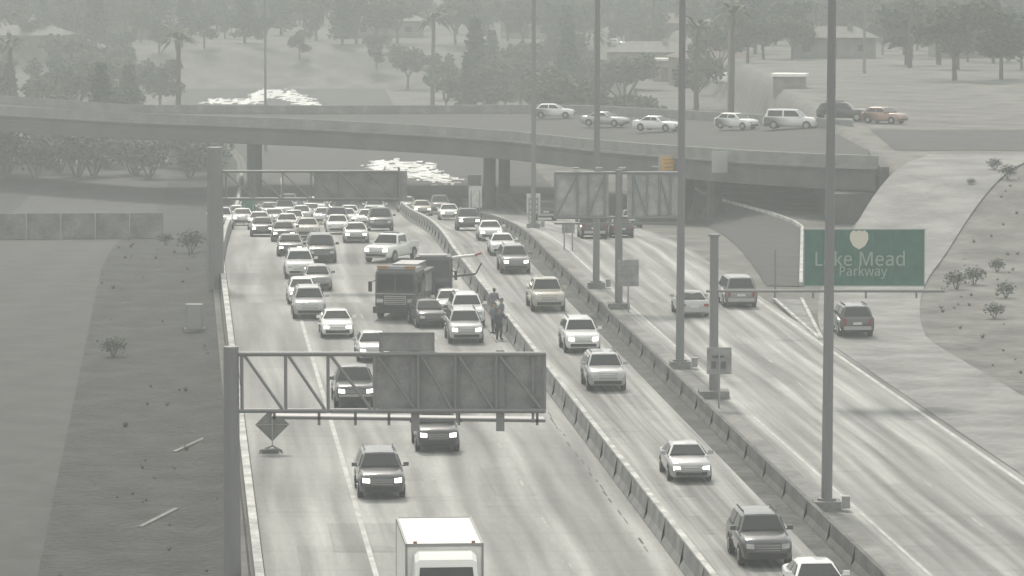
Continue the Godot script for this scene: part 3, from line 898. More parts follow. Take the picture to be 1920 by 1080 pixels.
func make_car(kind: String, colour: String, lit: bool) -> Node3D:
	var k: Dictionary = KINDS[kind]
	var o := Node3D.new()
	var L: float = k.L / 2.0
	var W: float = k.W / 2.0
	var body := begin()
	body.set_smooth_group(0)
	var cl: float = k.clear
	var rings := [section(-L, cl + 0.2, k.tail - 0.16, W * 0.86), section(-L + 0.07, cl + 0.08, k.tail - 0.03, W * 0.94), section(-L + 0.35, cl, k.tail, W * 0.99), section(k.w4, cl, k.tail if kind == "pickup" else lerpf(k.tail, k.belt, 0.6), W)]
	if kind == "pickup": rings.append(section(k.w4 + 0.03, cl, k.belt, W))
	rings.append(section(0.0, cl, k.belt, W))
	rings.append(section(k.w1, cl, k.belt - 0.02, W))
	rings.append(section((k.w1 + L) / 2.0, cl, lerpf(k.hood, k.belt, 0.55), W * 0.99))
	rings.append(section(L - 0.32, cl, k.hood, W * 0.965))
	rings.append(section(L - 0.09, cl + 0.04, k.hood - 0.07, W * 0.9))
	rings.append(section(L, cl + 0.14, k.hood - 0.22, W * 0.8))
	ring(body, rings)
	# greenhouse
	body.set_smooth_group(-1)
	var wb: float = W * 0.93
	var wt: float = k.wt
	var H: float = k.H
	var gb: float = k.belt - 0.03
	var hs := func(z: float, yt: float, wtop: float, wbot: float) -> Array:
		var out := []
		for v in [Vector2(wbot, gb), Vector2(wtop + (wbot - wtop) * 0.12, lerpf(yt, gb, 0.14)), Vector2(wtop - 0.09, yt), Vector2(0, yt + 0.02)]: out.append(Vector3(v.x, v.y, z))
		for v in [Vector2(-wtop + 0.09, yt), Vector2(-wtop - (wbot - wtop) * 0.12, lerpf(yt, gb, 0.14)), Vector2(-wbot, gb)]: out.append(Vector3(v.x, v.y, z))
		return out
	var gh := [hs.call(k.w4, gb + 0.01, wb - 0.02, wb), hs.call(k.w3, H - 0.045, wt, wb), hs.call(lerpf(k.w3, k.w2, 0.12), H - 0.015, wt, wb), hs.call((k.w2 + k.w3) / 2.0, H, wt, wb), hs.call(lerpf(k.w3, k.w2, 0.86), H - 0.012, wt, wb), hs.call(k.w2, H - 0.05, wt, wb), hs.call(k.w1, gb + 0.01, wb - 0.02, wb)]
	ring(body, gh)
	obj("body", body, paint(colour), o)
	var glass := mat("dark car glass", lin(0.018, 0.02, 0.02), 0.06)
	var t := H - 0.09
	obj("windshield", pane(Vector3(-wb + 0.06, gb + 0.06, k.w1 - 0.03), Vector3(wb - 0.06, gb + 0.06, k.w1 - 0.03), Vector3(wt - 0.03, t, k.w2 + 0.045), Vector3(-wt + 0.03, t, k.w2 + 0.045), 0.05, 0.03), glass, o)
	obj("rear_window", pane(Vector3(wb - 0.08, gb + 0.08, k.w4 + 0.02), Vector3(-wb + 0.08, gb + 0.08, k.w4 + 0.02), Vector3(-wt + 0.05, t, k.w3 - 0.02), Vector3(wt - 0.05, t, k.w3 - 0.02), 0.06, 0.03), glass, o)
	var zs := [[k.w1 - 0.28, k.w2 - 0.02, lerpf(k.w2, k.w3, 0.42), lerpf(k.w2, k.w3, 0.42)], [lerpf(k.w2, k.w3, 0.46), lerpf(k.w2, k.w3, 0.46), k.w3 + 0.06, k.w4 + 0.32]]
	for s in [1.0, -1.0]:
		for z in zs:
			var a := Vector3(s * (wb - 0.012), gb + 0.07, z[0]); var b := Vector3(s * (wb - 0.012), gb + 0.07, z[3])
			var c := Vector3(s * (wt + 0.035), t - 0.02, z[2]); var d := Vector3(s * (wt + 0.035), t - 0.02, z[1])
			obj("side_window", pane(a, b, c, d, 0.03, 0.022) if s > 0 else pane(b, a, d, c, 0.03, 0.022), glass, o)
	var dark := mat("dark trim", lin(0.018, 0.018, 0.018), 0.6)
	var fy: float = k.hood
	# front: grille, lower intake, bumper, lamps
	var st := begin()
	var gw := 0.52 * W
	hexa(st, [Vector3(-gw * 0.9, fy - 0.46, L + 0.012), Vector3(gw * 0.9, fy - 0.46, L + 0.012), Vector3(gw * 0.9, fy - 0.46, L - 0.25), Vector3(-gw * 0.9, fy - 0.46, L - 0.25), Vector3(-gw, fy - 0.13, L - 0.035), Vector3(gw, fy - 0.13, L - 0.035), Vector3(gw, fy - 0.13, L - 0.3), Vector3(-gw, fy - 0.13, L - 0.3)])
	var gr := obj("grille", st, dark, o)
	st = begin()
	for i in 3: box(st, Vector3(0, fy - 0.22 - 0.09 * i, L - 0.002 + 0.01 * i), Vector3(gw * 1.8, 0.025, 0.05))
	obj("grille_bar", st, mat("chrome", lin(0.5, 0.5, 0.5), 0.25, 0.9), gr)
	st = begin(); box(st, Vector3(0, cl + 0.2, L - 0.08), Vector3(W * 1.45, 0.16, 0.2)); obj("lower_intake", st, dark, o)
	st = begin(); box(st, Vector3(0, cl + 0.34, L - 0.03), Vector3(W * 1.62, 0.1, 0.12)); obj("bumper", st, paint(colour) if kind != "pickup" else mat("chrome", lin(0.5, 0.5, 0.5), 0.25, 0.9), o)
	var lamp: StandardMaterial3D
	if lit:
		lamp = mat("lit headlight", lin(0.85, 0.85, 0.82), 0.2)
		lamp.emission_enabled = true; lamp.emission = Color(1, 0.98, 0.92); lamp.emission_energy_multiplier = 3.0
	else: lamp = mat("headlight lens", lin(0.5, 0.5, 0.5), 0.12, 0.3)
	for s in [-1.0, 1.0]:
		st = begin()
		var x0: float = s * W * 0.53
		var x1: float = s * W * 0.83
		var pts := [Vector3(x0, fy - 0.34, L + 0.03), Vector3(x1, fy - 0.32, L + 0.004), Vector3(x1, fy - 0.32, L - 0.4), Vector3(x0, fy - 0.34, L - 0.25), Vector3(x0, fy - 0.17, L + 0.02), Vector3(x1, fy - 0.14, L - 0.012), Vector3(x1, fy - 0.14, L - 0.44), Vector3(x0, fy - 0.17, L - 0.3)]
		if s < 0:
			pts = [pts[1], pts[0], pts[3], pts[2], pts[5], pts[4], pts[7], pts[6]]
		hexa(st, pts)
		obj("headlight", st, lamp, o)
		# tail lamp, mirror, arches, wheels
		st = begin(); box(st, Vector3(s * W * 0.74, k.tail - 0.27 if kind != "pickup" else 1.02, -L + 0.05), Vector3(W * 0.3 if kind in ["sedan", "compact"] else 0.16, 0.16 if kind in ["sedan", "compact"] else 0.36, 0.14)); obj("tail_light", st, mat("red lens", lin(0.25, 0.015, 0.012), 0.2), o)
		st = begin(); box(st, Vector3(s * (W + 0.11), gb + 0.13, k.w1 - 0.38), Vector3(0.22, 0.16, 0.12)); box(st, Vector3(s * (W + 0.0), gb + 0.06, k.w1 - 0.38), Vector3(0.12, 0.05, 0.06)); obj("mirror", st, paint(colour), o)
		for z in [k.ax, k.ar]:
			st = begin(); tube(st, Vector3(s * (W - 0.15), k.wr + 0.03, z), Vector3(s * (W + 0.008), k.wr + 0.03, z), k.wr + 0.06, k.wr + 0.05, 18); obj("wheel_arch", st, dark, o)
			wheel(o, Vector3(s * (W - 0.1), k.wr, z), k.wr, 0.23)
	# rear: plate, bumper
	st = begin(); box(st, Vector3(0, k.tail - 0.36 if kind != "pickup" else 0.72, -L + 0.012), Vector3(0.5, 0.14, 0.05)); obj("licence_plate", st, mat("plate", lin(0.6, 0.6, 0.58), 0.5), o)
	st = begin(); box(st, Vector3(0, cl + 0.26, -L + 0.01), Vector3(W * 1.6, 0.2, 0.14)); obj("rear_bumper", st, mat("pale bumper", lin(0.4, 0.4, 0.4), 0.4, 0.3) if kind in ["suv", "van", "pickup"] else paint(colour), o)
	if kind == "suv":
		for s in [-1.0, 1.0]:
			st = begin(); bar(st, Vector3(s * 0.62, H + 0.05, 0.1), Vector3(s * 0.62, H + 0.05, -1.7), 0.04, 0.05); obj("roof_rail", st, dark, o)
	if kind == "pickup":
		st = begin()
		for s in [-1.0, 1.0]: box(st, Vector3(s * (W - 0.09), 1.04, (-L + k.w4) / 2.0 + 0.03), Vector3(0.12, 0.42, L + k.w4 - 0.06))
		obj("bed_side", st, paint(colour), o)
		st = begin(); box(st, Vector3(0, 1.02, -L + 0.07), Vector3(k.W - 0.12, 0.42, 0.07)); obj("tailgate", st, paint(colour), o)
		st = begin(); box(st, Vector3(0, 0.885, (-L + k.w4) / 2.0), Vector3(k.W - 0.3, 0.03, L + k.w4 - 0.2)); obj("bed_floor", st, dark, o)
	return o

func car(kind: String, colour: String, lit: bool, x: float, d: float, turn: float, label: String, category: String, group := "", called := "", y := INF) -> Node3D:
	var key := "%s/%s/%s" % [kind, colour, lit]
	var h: float = KINDS[kind].L / 2.0
	var name_: String = called if called else {"sedan": "parked_sedan", "compact": "hatchback_car", "suv": "sport_utility", "van": "minivan", "pickup": "pickup_truck"}[kind]
	if name_ == "parked_sedan": name_ = "sedan_car"
	if name_ == "sport_utility": name_ = "suv_car"
	# the given point lies under the bumper that is nearer to the camera
	var fwd := Vector3(sin(turn), 0, cos(turn))
	var near := fwd if fwd.z > 0 else -fwd
	var c := Vector3(x, 0, -d) - near * h
	var ya := grade(-(c + near * 1.4).z)
	var yb := grade(-(c - near * 1.4).z)
	c.y = (ya + yb) / 2.0 if y == INF else y
	if not protos.has(key): protos[key] = make_car(kind, colour, lit)
	var o := copy_of(protos[key], name_, label, category, c, turn, group)
	if y == INF:
		var pitch := atan2(ya - yb, 2.8) * (1.0 if fwd.z > 0 else -1.0)
		o.rotation = Vector3(-pitch, turn, 0)
	return o

func vehicles() -> void:
	var T := 0.078
	var T2 := 0.055
	var q := "cars queueing on the freeway"
	var rq := "cars driving down the ramp lane"
	# nearest oncoming vehicles
	box_truck()
	car("suv", "dark", true, -5.33, 173.8, T, "dark SUV with tall lit headlights, alone on the lane behind the white box truck", "car", q)
	car("suv", "black", true, -3.28, 188.7, T, "black SUV with lit headlights under the hanging right half of the near gantry sign", "car", q)
	car("pickup", "dark", true, -7.56, 205.1, T, "dark pickup seen through the near truss, left of the big sign back", "pickup", q)
	car("sedan", "silver", true, -7.31, 226.1, T, "silver sedan half hidden by the small tab on top of the near sign", "car", q)
	car("sedan", "white", true, -9.8, 238.6, T, "white sedan with one bright headlight, first of the queue and left of the dark truck", "car", q)
	car("suv", "silver", false, -11.87, 249.3, T, "silver SUV right behind the first white sedan in the left queue", "car", q)
	car("compact", "white", true, -12.75, 258.5, T, "white hatchback tucked closely behind the silver SUV in the left queue", "car", q)
	car("compact", "grey", false, -12.2, 267.6, T, "grey hatchback, third behind the silver SUV, mostly hidden", "car", q)
	car("suv", "white", false, -13.75, 276.1, T, "white SUV with a bright hood beside the big dark minivan", "car", q)
	car("van", "black", false, -12.9, 288.4, T, "large dark minivan in the middle of the lanes left of the turned pickup", "van", q)
	car("sedan", "dark", true, -15.35, 294.4, T2, "dark sedan close on the left flank of the dark minivan", "car", q)
	car("sedan", "black", true, -16.78, 312.7, T2, "black car with a bright lamp at the left edge of the packed queue", "car", q)
	car("sedan", "silver", false, -24.2, 375.0, T2, "silver car against the left wall at the far end of the queue", "car", q)
	car("sedan", "white", false, -22.1, 371.0, T2 + 0.3, "white car turned slightly sideways near the far left wall", "car", q)
	car("sedan", "white", false, -19.9, 356.0, T2, "white sedan, third from the far left wall", "car", q)
	car("van", "grey", false, -21.3, 405.0, T2, "tall grey van rising at the back of the queue under the left underpass", "van", q)
	car("compact", "silver", false, -17.7, 345.0, T2, "silver hatchback in front of the tall grey van", "car", q)
	car("suv", "white", false, -18.37, 398.4, T2, "white SUV at the very back of the queue, right of the tall grey van", "car", q)
	car("sedan", "white", false, -16.0, 362.0, T2, "white sedan in the middle of the packed rows below the white SUV at the back", "car", q)
	car("suv", "dark", false, -15.2, 384.5, T2, "dark SUV at the back of the queue beside a bright white flank", "car", q)
	car("compact", "white", false, -13.4, 327.1, T2, "white hatchback behind the minivan with a pale front", "car", q)
	car("sedan", "silver", true, -11.39, 311.0, T2, "silver sedan with a reddish lamp, right of the minivan", "car", q)
	car("sedan", "beige", false, -15.4, 320.2, T2, "beige sedan between the minivan and the black car with the bright lamp", "car", q)
	car("suv", "grey", false, -14.1, 343.0, T2, "grey SUV behind the white hatchback in the packed rows", "car", q)
	car("van", "dark", false, -10.35, 335.5, T2, "dark van with a rounded roof directly behind the turned pickup", "van", q)
	car("sedan", "white", false, -11.9, 352.0, T2, "white sedan peeping out left of the dark round van", "car", q)
	car("sedan", "white", false, -12.2, 372.0, T2, "white sedan farther back, above the dark round van", "car", q)
	car("compact", "silver", false, -18.4, 372.0, T2, "silver hatchback in the far rows, between two white sedans", "car", q)
	car("sedan", "grey", false, -22.2, 390.0, T2, "grey sedan half hidden at the far left of the last row", "car", q)
	car("sedan", "white", true, -22.6, 356.5, T2, "white sedan with lit lamps against the far left wall, below the sideways white car", "car", q)
	car("suv", "silver", true, -20.6, 386.0, T2, "silver SUV with lit lamps in the far left rows before the tall grey van", "car", q)
	car("sedan", "white", true, -18.2, 385.5, T2, "white sedan with lit lamps in the far rows before the white SUV at the back", "car", q)
	car("sedan", "silver", true, -17.6, 333.0, T2, "silver sedan with lit lamps, behind the beige sedan and left of the white hatchback", "car", q)
	car("compact", "white", true, -14.2, 372.5, T2, "white hatchback with lit lamps, far rows, left of the white sedan above the round van", "car", q)
	car("sedan", "dark", true, -18.9, 322.0, T2, "dark sedan with lit lamps at the left of the rows, beside the beige sedan", "car", q)
	car("suv", "white", true, -12.6, 392.0, T2, "white SUV with lit lamps in the last row, right of the dark SUV", "car", q)
	car("sedan", "white", false, -20.2, 340.0, T2, "white sedan with plain lamps left of the silver hatchback", "car", q)
	car("sedan", "silver", true, -16.4, 400.0, T2, "silver sedan with lit lamps right beside the white SUV at the very back", "car", q)
	car("sedan", "white", true, -24.6, 396.0, T2, "white sedan with lit lamps, last at the far left wall", "car", q)
	car("sedan", "white", true, -13.9, 357.0, T2, "white sedan with lit lamps left of the sedan peeping past the round van", "car", q)
	car("suv", "white", true, -23.4, 342.0, T2, "white SUV with lit lamps nearest the camera along the left wall", "car", q)
	# the incident
	var pk := car("pickup", "white", true, -9.25, 288.5, -0.36, "white pickup with flashing grille lamps parked askew across the lanes", "pickup", "", "police_pickup")
	var st := begin(); box(st, Vector3(0, 1.93, 0.0), Vector3(1.1, 0.1, 0.3)); obj("light_bar", st, mat("light bar", lin(0.3, 0.3, 0.34), 0.2), pk)
	fire_engine()
	recovery_truck()
	car("compact", "black", false, -4.55, 244.2, T + 0.1, "dark stopped car squeezed between the emergency truck and the bright SUV", "car")
	car("sedan", "white", false, -3.55, 250.9, T, "white sedan peeping out behind the bright SUV beside the emergency truck", "car")
	car("suv", "silver", true, -2.51, 235.4, T, "bright silver SUV with lit headlights stopped beside the people", "car")
	car("suv", "white", false, -2.5, 244.9, T, "white SUV stopped directly behind the bright silver SUV at the barrier", "car")
	# ramp lane
	car("suv", "dark", false, 9.45, 155.9, T, "large dark SUV lowest in the ramp lane, near the bottom right", "car", rq)
	car("sedan", "silver", true, 7.6, 179.0, T, "silver sedan second from the bottom in the ramp lane", "car", rq)
	car("suv", "silver", false, 4.81, 212.5, T, "plain silver SUV with a pale front, beside the light pole foot in the ramp lane", "car", rq)
	car("suv", "white", true, 3.88, 230.4, T, "white SUV with a dark grille and bright hood behind the plain silver SUV", "car", rq)
	car("pickup", "beige", false, 2.23, 253.8, T, "wide beige pickup in the ramp lane with big side mirrors", "pickup", rq)
	car("suv", "grey", true, 0.28, 280.0, T, "grey SUV with round lit lamps behind the beige pickup in the ramp lane", "car", rq)
	car("sedan", "white", false, -0.59, 295.3, T2, "white sedan behind the grey SUV on the ramp", "car", rq)
	car("sedan", "white", true, -1.54, 314.4, T2, "white car with a shining front, second behind the grey SUV on the ramp", "car", rq)
	car("suv", "dark", true, -3.38, 337.1, T2, "dark wide SUV on the ramp where it leaves the underpass", "car", rq)
	car("sedan", "white", true, -5.6, 382.2, T2, "white car with lit lamps in the underpass mouth", "car", rq)
	car("suv", "grey", false, -6.77, 403.4, T2, "tall grey SUV deep in the underpass beyond the white car", "car", rq)
	car("sedan", "beige", true, -8.37, 398.0, T2, "beige car next to the barrier end in the underpass", "car", rq)
	car("sedan", "silver", false, -10.1, 409.4, T2, "silver car last in the underpass, right of the small gantry post", "car", rq)
	car("sedan", "white", false, 10.85, 146.2, T, "white car of which only the bright roof shows at the bottom right", "car", rq)
	# departing traffic: rear towards the camera
	car("sedan", "silver", false, 10.79, 250.5, PI + T, "silver sedan driving away, half behind the tall light pole", "car", "cars driving away")
	car("van", "grey", false, 13.85, 256.5, PI + T, "grey van driving away in the lane beside the white gore line", "van", "cars driving away")
	car("suv", "dark", false, 19.45, 238.9, PI + T, "dark SUV driving away on the exit lane below the green sign", "car", "cars driving away", "", 0.02)
	car("van", "black", false, 6.2, 318.2, PI + T2, "dark van driving away below the left arm of the median gantry", "van", "cars driving away")
	car("sedan", "black", false, 8.3, 320.2, PI + T2, "black sedan driving away close behind the median gantry post", "car", "cars driving away")
	car("suv", "black", false, 3.05, 379.9, PI + T2, "small dark SUV driving into the underpass beside the pale notice board", "car", "cars driving away")
	car("compact", "green", false, 9.77, 346.2, PI + T2, "greenish hatchback driving away right of the median gantry", "car", "cars driving away")
	# street traffic on the overpass
	car("compact", "white", false, 6.5, 447.0, 1.45, "white hatchback on the overpass street between two light poles", "car", "street cars on the overpass", "", deck_height(6.5, 447.0))
	car("sedan", "silver", false, 11.4, 424.0, 1.1, "silver sedan on the overpass street near the fascia end", "car", "street cars on the overpass", "", deck_height(11.4, 424.0))
	car("sedan", "white", false, 16.0, 409.0, 1.0, "white sedan on the overpass left of the tall right hand pole", "car", "street cars on the overpass", "", deck_height(16.0, 409.0))
	car("compact", "white", false, 23.0, 404.0, 0.9, "white hatchback on the overpass before the pale far parapet", "car", "street cars on the overpass", "", deck_height(23.0, 404.0))
	car("suv", "black", false, 33.4, 399.0, 1.3, "black SUV on the street behind the nearest light pole", "car", "street cars on the overpass", "", land(32.0, 399.0) + 0.03)
	car("van", "white", false, 28.6, 398.5, 1.35, "long white van side on at the overpass right end, left of the nearest pole", "van", "street cars on the overpass", "", deck_height(26.2, 398.5))
	car("compact", "orange", false, 36.2, 394.0, 0.9, "orange hatchback on the street right of the nearest light pole", "car", "street cars on the overpass", "", land(35.0, 396.0) + 0.03)
	for p in protos.values(): p.free()

func box_truck() -> void:
	var o := thing("box_truck", "white box truck cut off by the bottom edge, its flat white roof nearest the camera", "truck", Vector3(-2.2, 0, -137.6), 0.078)
	var wm := mottled("cargo box white", lin(0.8, 0.8, 0.75), 0.06, 3.0, 141, 0.45)
	var trim := mat("cargo trim", lin(0.3, 0.3, 0.3), 0.4, 0.6)
	# origin under the front wall of the box; box reaches back
	var st := begin(); box(st, Vector3(0, 2.35, -3.0), Vector3(2.52, 2.66, 6.0)); obj("cargo_box", st, wm, o)
	st = begin()
	for s in [-1.0, 1.0]:
		box(st, Vector3(s * 1.245, 3.67, -3.0), Vector3(0.07, 0.09, 6.06)); box(st, Vector3(s * 1.245, 2.35, 0.0), Vector3(0.07, 2.7, 0.07)); box(st, Vector3(s * 1.245, 2.35, -6.0), Vector3(0.07, 2.7, 0.07))
	for z in [0.0, -6.0]: box(st, Vector3(0, 3.66, z), Vector3(2.5, 0.1, 0.07))
	obj("edge_trim", st, trim, o)
	# cab
	st = begin()
	st.set_smooth_group(-1)
	var cs := func(z, yb, yt, w, wt): return [Vector3(w, yb, z), Vector3(w, lerpf(yb, yt, 0.55), z), Vector3(wt, yt - 0.1, z), Vector3(wt - 0.14, yt, z), Vector3(-wt + 0.14, yt, z), Vector3(-wt, yt - 0.1, z), Vector3(-w, lerpf(yb, yt, 0.55), z), Vector3(-w, yb, z)]
	ring(st, [cs.call(0.06, 0.55, 3.5, 1.1, 1.0), cs.call(0.55, 0.55, 3.46, 1.1, 1.0), cs.call(0.85, 0.55, 3.3, 1.1, 1.0), cs.call(1.45, 0.5, 1.75, 1.1, 1.06), cs.call(2.1, 0.45, 1.4, 1.06, 1.0), cs.call(2.26, 0.5, 1.2, 0.98, 0.92)])
	obj("cab", st, mat("cab white", lin(0.78, 0.78, 0.74), 0.35), o)
	var gl: Material = mat("dark car glass", lin(0.018, 0.02, 0.02), 0.06)
	obj("windshield", pane(Vector3(-1.02, 1.8, 1.435), Vector3(1.02, 1.8, 1.435), Vector3(0.9, 3.1, 0.93), Vector3(-0.9, 3.1, 0.93), 0.06, 0.02), gl, o)
	for s in [-1.0, 1.0]:
		var a := Vector3(s * 1.1, 1.75, 1.25); var b := Vector3(s * 1.1, 1.75, 0.3); var c := Vector3(s * 1.06, 2.7, 0.3); var d := Vector3(s * 1.06, 2.7, 0.95)
		obj("side_window", pane(a, b, c, d, 0.04, 0.03) if s > 0 else pane(b, a, d, c, 0.04, 0.03), gl, o)
		st = begin(); box(st, Vector3(s * 1.3, 1.75, 1.45), Vector3(0.2, 0.42, 0.12)); bar(st, Vector3(s * 1.02, 1.6, 1.45), Vector3(s * 1.25, 1.75, 1.45), 0.05, 0.05); obj("mirror", st, mats.get("dark trim", mat("dark trim", lin(0.018, 0.018, 0.018), 0.6)), o)
		st = begin(); box(st, Vector3(s * 0.78, 0.95, 2.22), Vector3(0.34, 0.22, 0.12)); obj("headlight", st, mat("headlight lens", lin(0.5, 0.5, 0.5), 0.12, 0.3), o)
		st = begin(); box(st, Vector3(s * 0.95, 3.73, -0.1), Vector3(0.12, 0.08, 0.1)); obj("marker_lamp", st, mat("amber lens", lin(0.3, 0.15, 0.06), 0.3), o)
		for z in [1.4, -3.9]: wheel(o, Vector3(s * 1.0, 0.42, z), 0.42, 0.28)
	st = begin(); box(st, Vector3(0, 0.95, 2.23), Vector3(1.0, 0.35, 0.1)); obj("grille", st, mats["dark trim"], o)
	st = begin(); box(st, Vector3(0, 0.6, 2.3), Vector3(2.1, 0.24, 0.15)); obj("bumper", st, mat("chrome", lin(0.5, 0.5, 0.5), 0.25, 0.9), o)
	st = begin(); box(st, Vector3(0, 0.75, -2.5), Vector3(0.9, 0.3, 7.0)); obj("chassis", st, mats["dark trim"], o)

func fire_engine() -> void:
	# front wall of the cab at the origin, body reaching back; turned a little towards the left wall
	var o := thing("emergency_truck", "big dark emergency truck with square cab standing askew left of the stopped cars", "truck", Vector3(-6.85, 0, -249.4), -0.17)
	var dk := mottled("dark engine paint", lin(0.07, 0.068, 0.068), 0.2, 2.0, 151, 0.4)
	var gl: Material = mats["dark car glass"]
	var tr: Material = mats["dark trim"]
	var al := mat("alloy", lin(0.4, 0.4, 0.4), 0.35, 0.8)
	var st := begin()
	var cs := func(z, yb, yt, w): return [Vector3(w, yb, z), Vector3(w, yt - 0.18, z), Vector3(w - 0.12, yt, z), Vector3(-w + 0.12, yt, z), Vector3(-w, yt - 0.18, z), Vector3(-w, yb, z)]
	ring(st, [cs.call(-2.6, 0.55, 2.98, 1.24), cs.call(-0.25, 0.55, 2.95, 1.24), cs.call(-0.03, 0.5, 2.8, 1.2), cs.call(0.0, 0.5, 1.5, 1.2)])
	obj("cab", st, dk, o)
	obj("windshield", pane(Vector3(-1.15, 1.62, 0.0), Vector3(1.15, 1.62, 0.0), Vector3(1.12, 2.72, -0.03), Vector3(-1.12, 2.72, -0.03), 0.08, 0.02), gl, o)
	st = begin(); box(st, Vector3(0, 2.15, 0.03), Vector3(0.07, 1.05, 0.04)); obj("screen_post", st, dk, o)
	st = begin(); box(st, Vector3(0, 1.15, 0.02), Vector3(1.3, 0.5, 0.08)); obj("grille", st, al, o)
	for k in 4:
		st = begin(); box(st, Vector3(0, 0.98 + 0.11 * k, 0.07), Vector3(1.2, 0.04, 0.04)); obj("grille_slat", st, tr, o)
	st = begin(); box(st, Vector3(0, 0.62, 0.3), Vector3(2.45, 0.36, 0.6)); obj("bumper", st, tr, o)
	st = begin(); box(st, Vector3(0, 1.52, 0.02), Vector3(2.3, 0.06, 0.06)); obj("trim_band", st, al, o)
	for s in [-1.0, 1.0]:
		st = begin(); box(st, Vector3(s * 0.92, 1.12, 0.02), Vector3(0.38, 0.22, 0.1)); obj("headlight", st, mat("headlight lens", lin(0.5, 0.5, 0.5), 0.12, 0.3), o)
		st = begin(); box(st, Vector3(s * 1.48, 1.95, 0.12), Vector3(0.2, 0.6, 0.14)); bar(st, Vector3(s * 1.2, 2.3, 0.0), Vector3(s * 1.45, 2.2, 0.12), 0.05, 0.05); obj("mirror", st, tr, o)
		st = begin(); box(st, Vector3(s * 0.82, 3.06, -0.4), Vector3(0.62, 0.16, 0.3)); obj("roof_lamp", st, mat("amber lens", lin(0.3, 0.15, 0.06), 0.3), o)
		for z in [-0.95, -2.15]:
			var w := 0.42 if z > -1 else 0.36
			var a := Vector3(s * 1.24, 1.7, z + w); var b := Vector3(s * 1.24, 1.7, z - w); var c := Vector3(s * 1.24, 2.6, z - w); var d := Vector3(s * 1.24, 2.6, z + w)
			obj("side_window", pane(a, b, c, d, 0.02, 0.02) if s > 0 else pane(b, a, d, c, 0.02, 0.02), gl, o)
			st = begin(); box(st, Vector3(s * 1.246, 1.45, z), Vector3(0.03, 1.5, 0.96)); obj("door", st, dk, o)
		for z in [-1.0, -4.8]: wheel(o, Vector3(s * 1.08, 0.52, z), 0.52, 0.32)
		for k in 3:
			st = begin(); box(st, Vector3(s * 1.25, 1.65, -3.25 - 1.02 * k), Vector3(0.04, 1.5, 0.94)); obj("locker_door", st, al if k != 2 else tr, o)
	st = begin(); box(st, Vector3(0, 3.05, -0.4), Vector3(1.0, 0.12, 0.28)); obj("light_bar", st, mat("light bar", lin(0.3, 0.3, 0.34), 0.2), o)
	st = begin(); box(st, Vector3(0, 1.6, -4.3), Vector3(2.46, 2.1, 3.2)); obj("equipment_body", st, dk, o)
	st = begin(); box(st, Vector3(0.0, 2.85, -4.3), Vector3(1.5, 0.38, 2.8)); obj("hose_bed", st, al, o)
	st = begin(); box(st, Vector3(0, 0.6, -3.2), Vector3(1.0, 0.3, 5.4)); obj("chassis", st, tr, o)

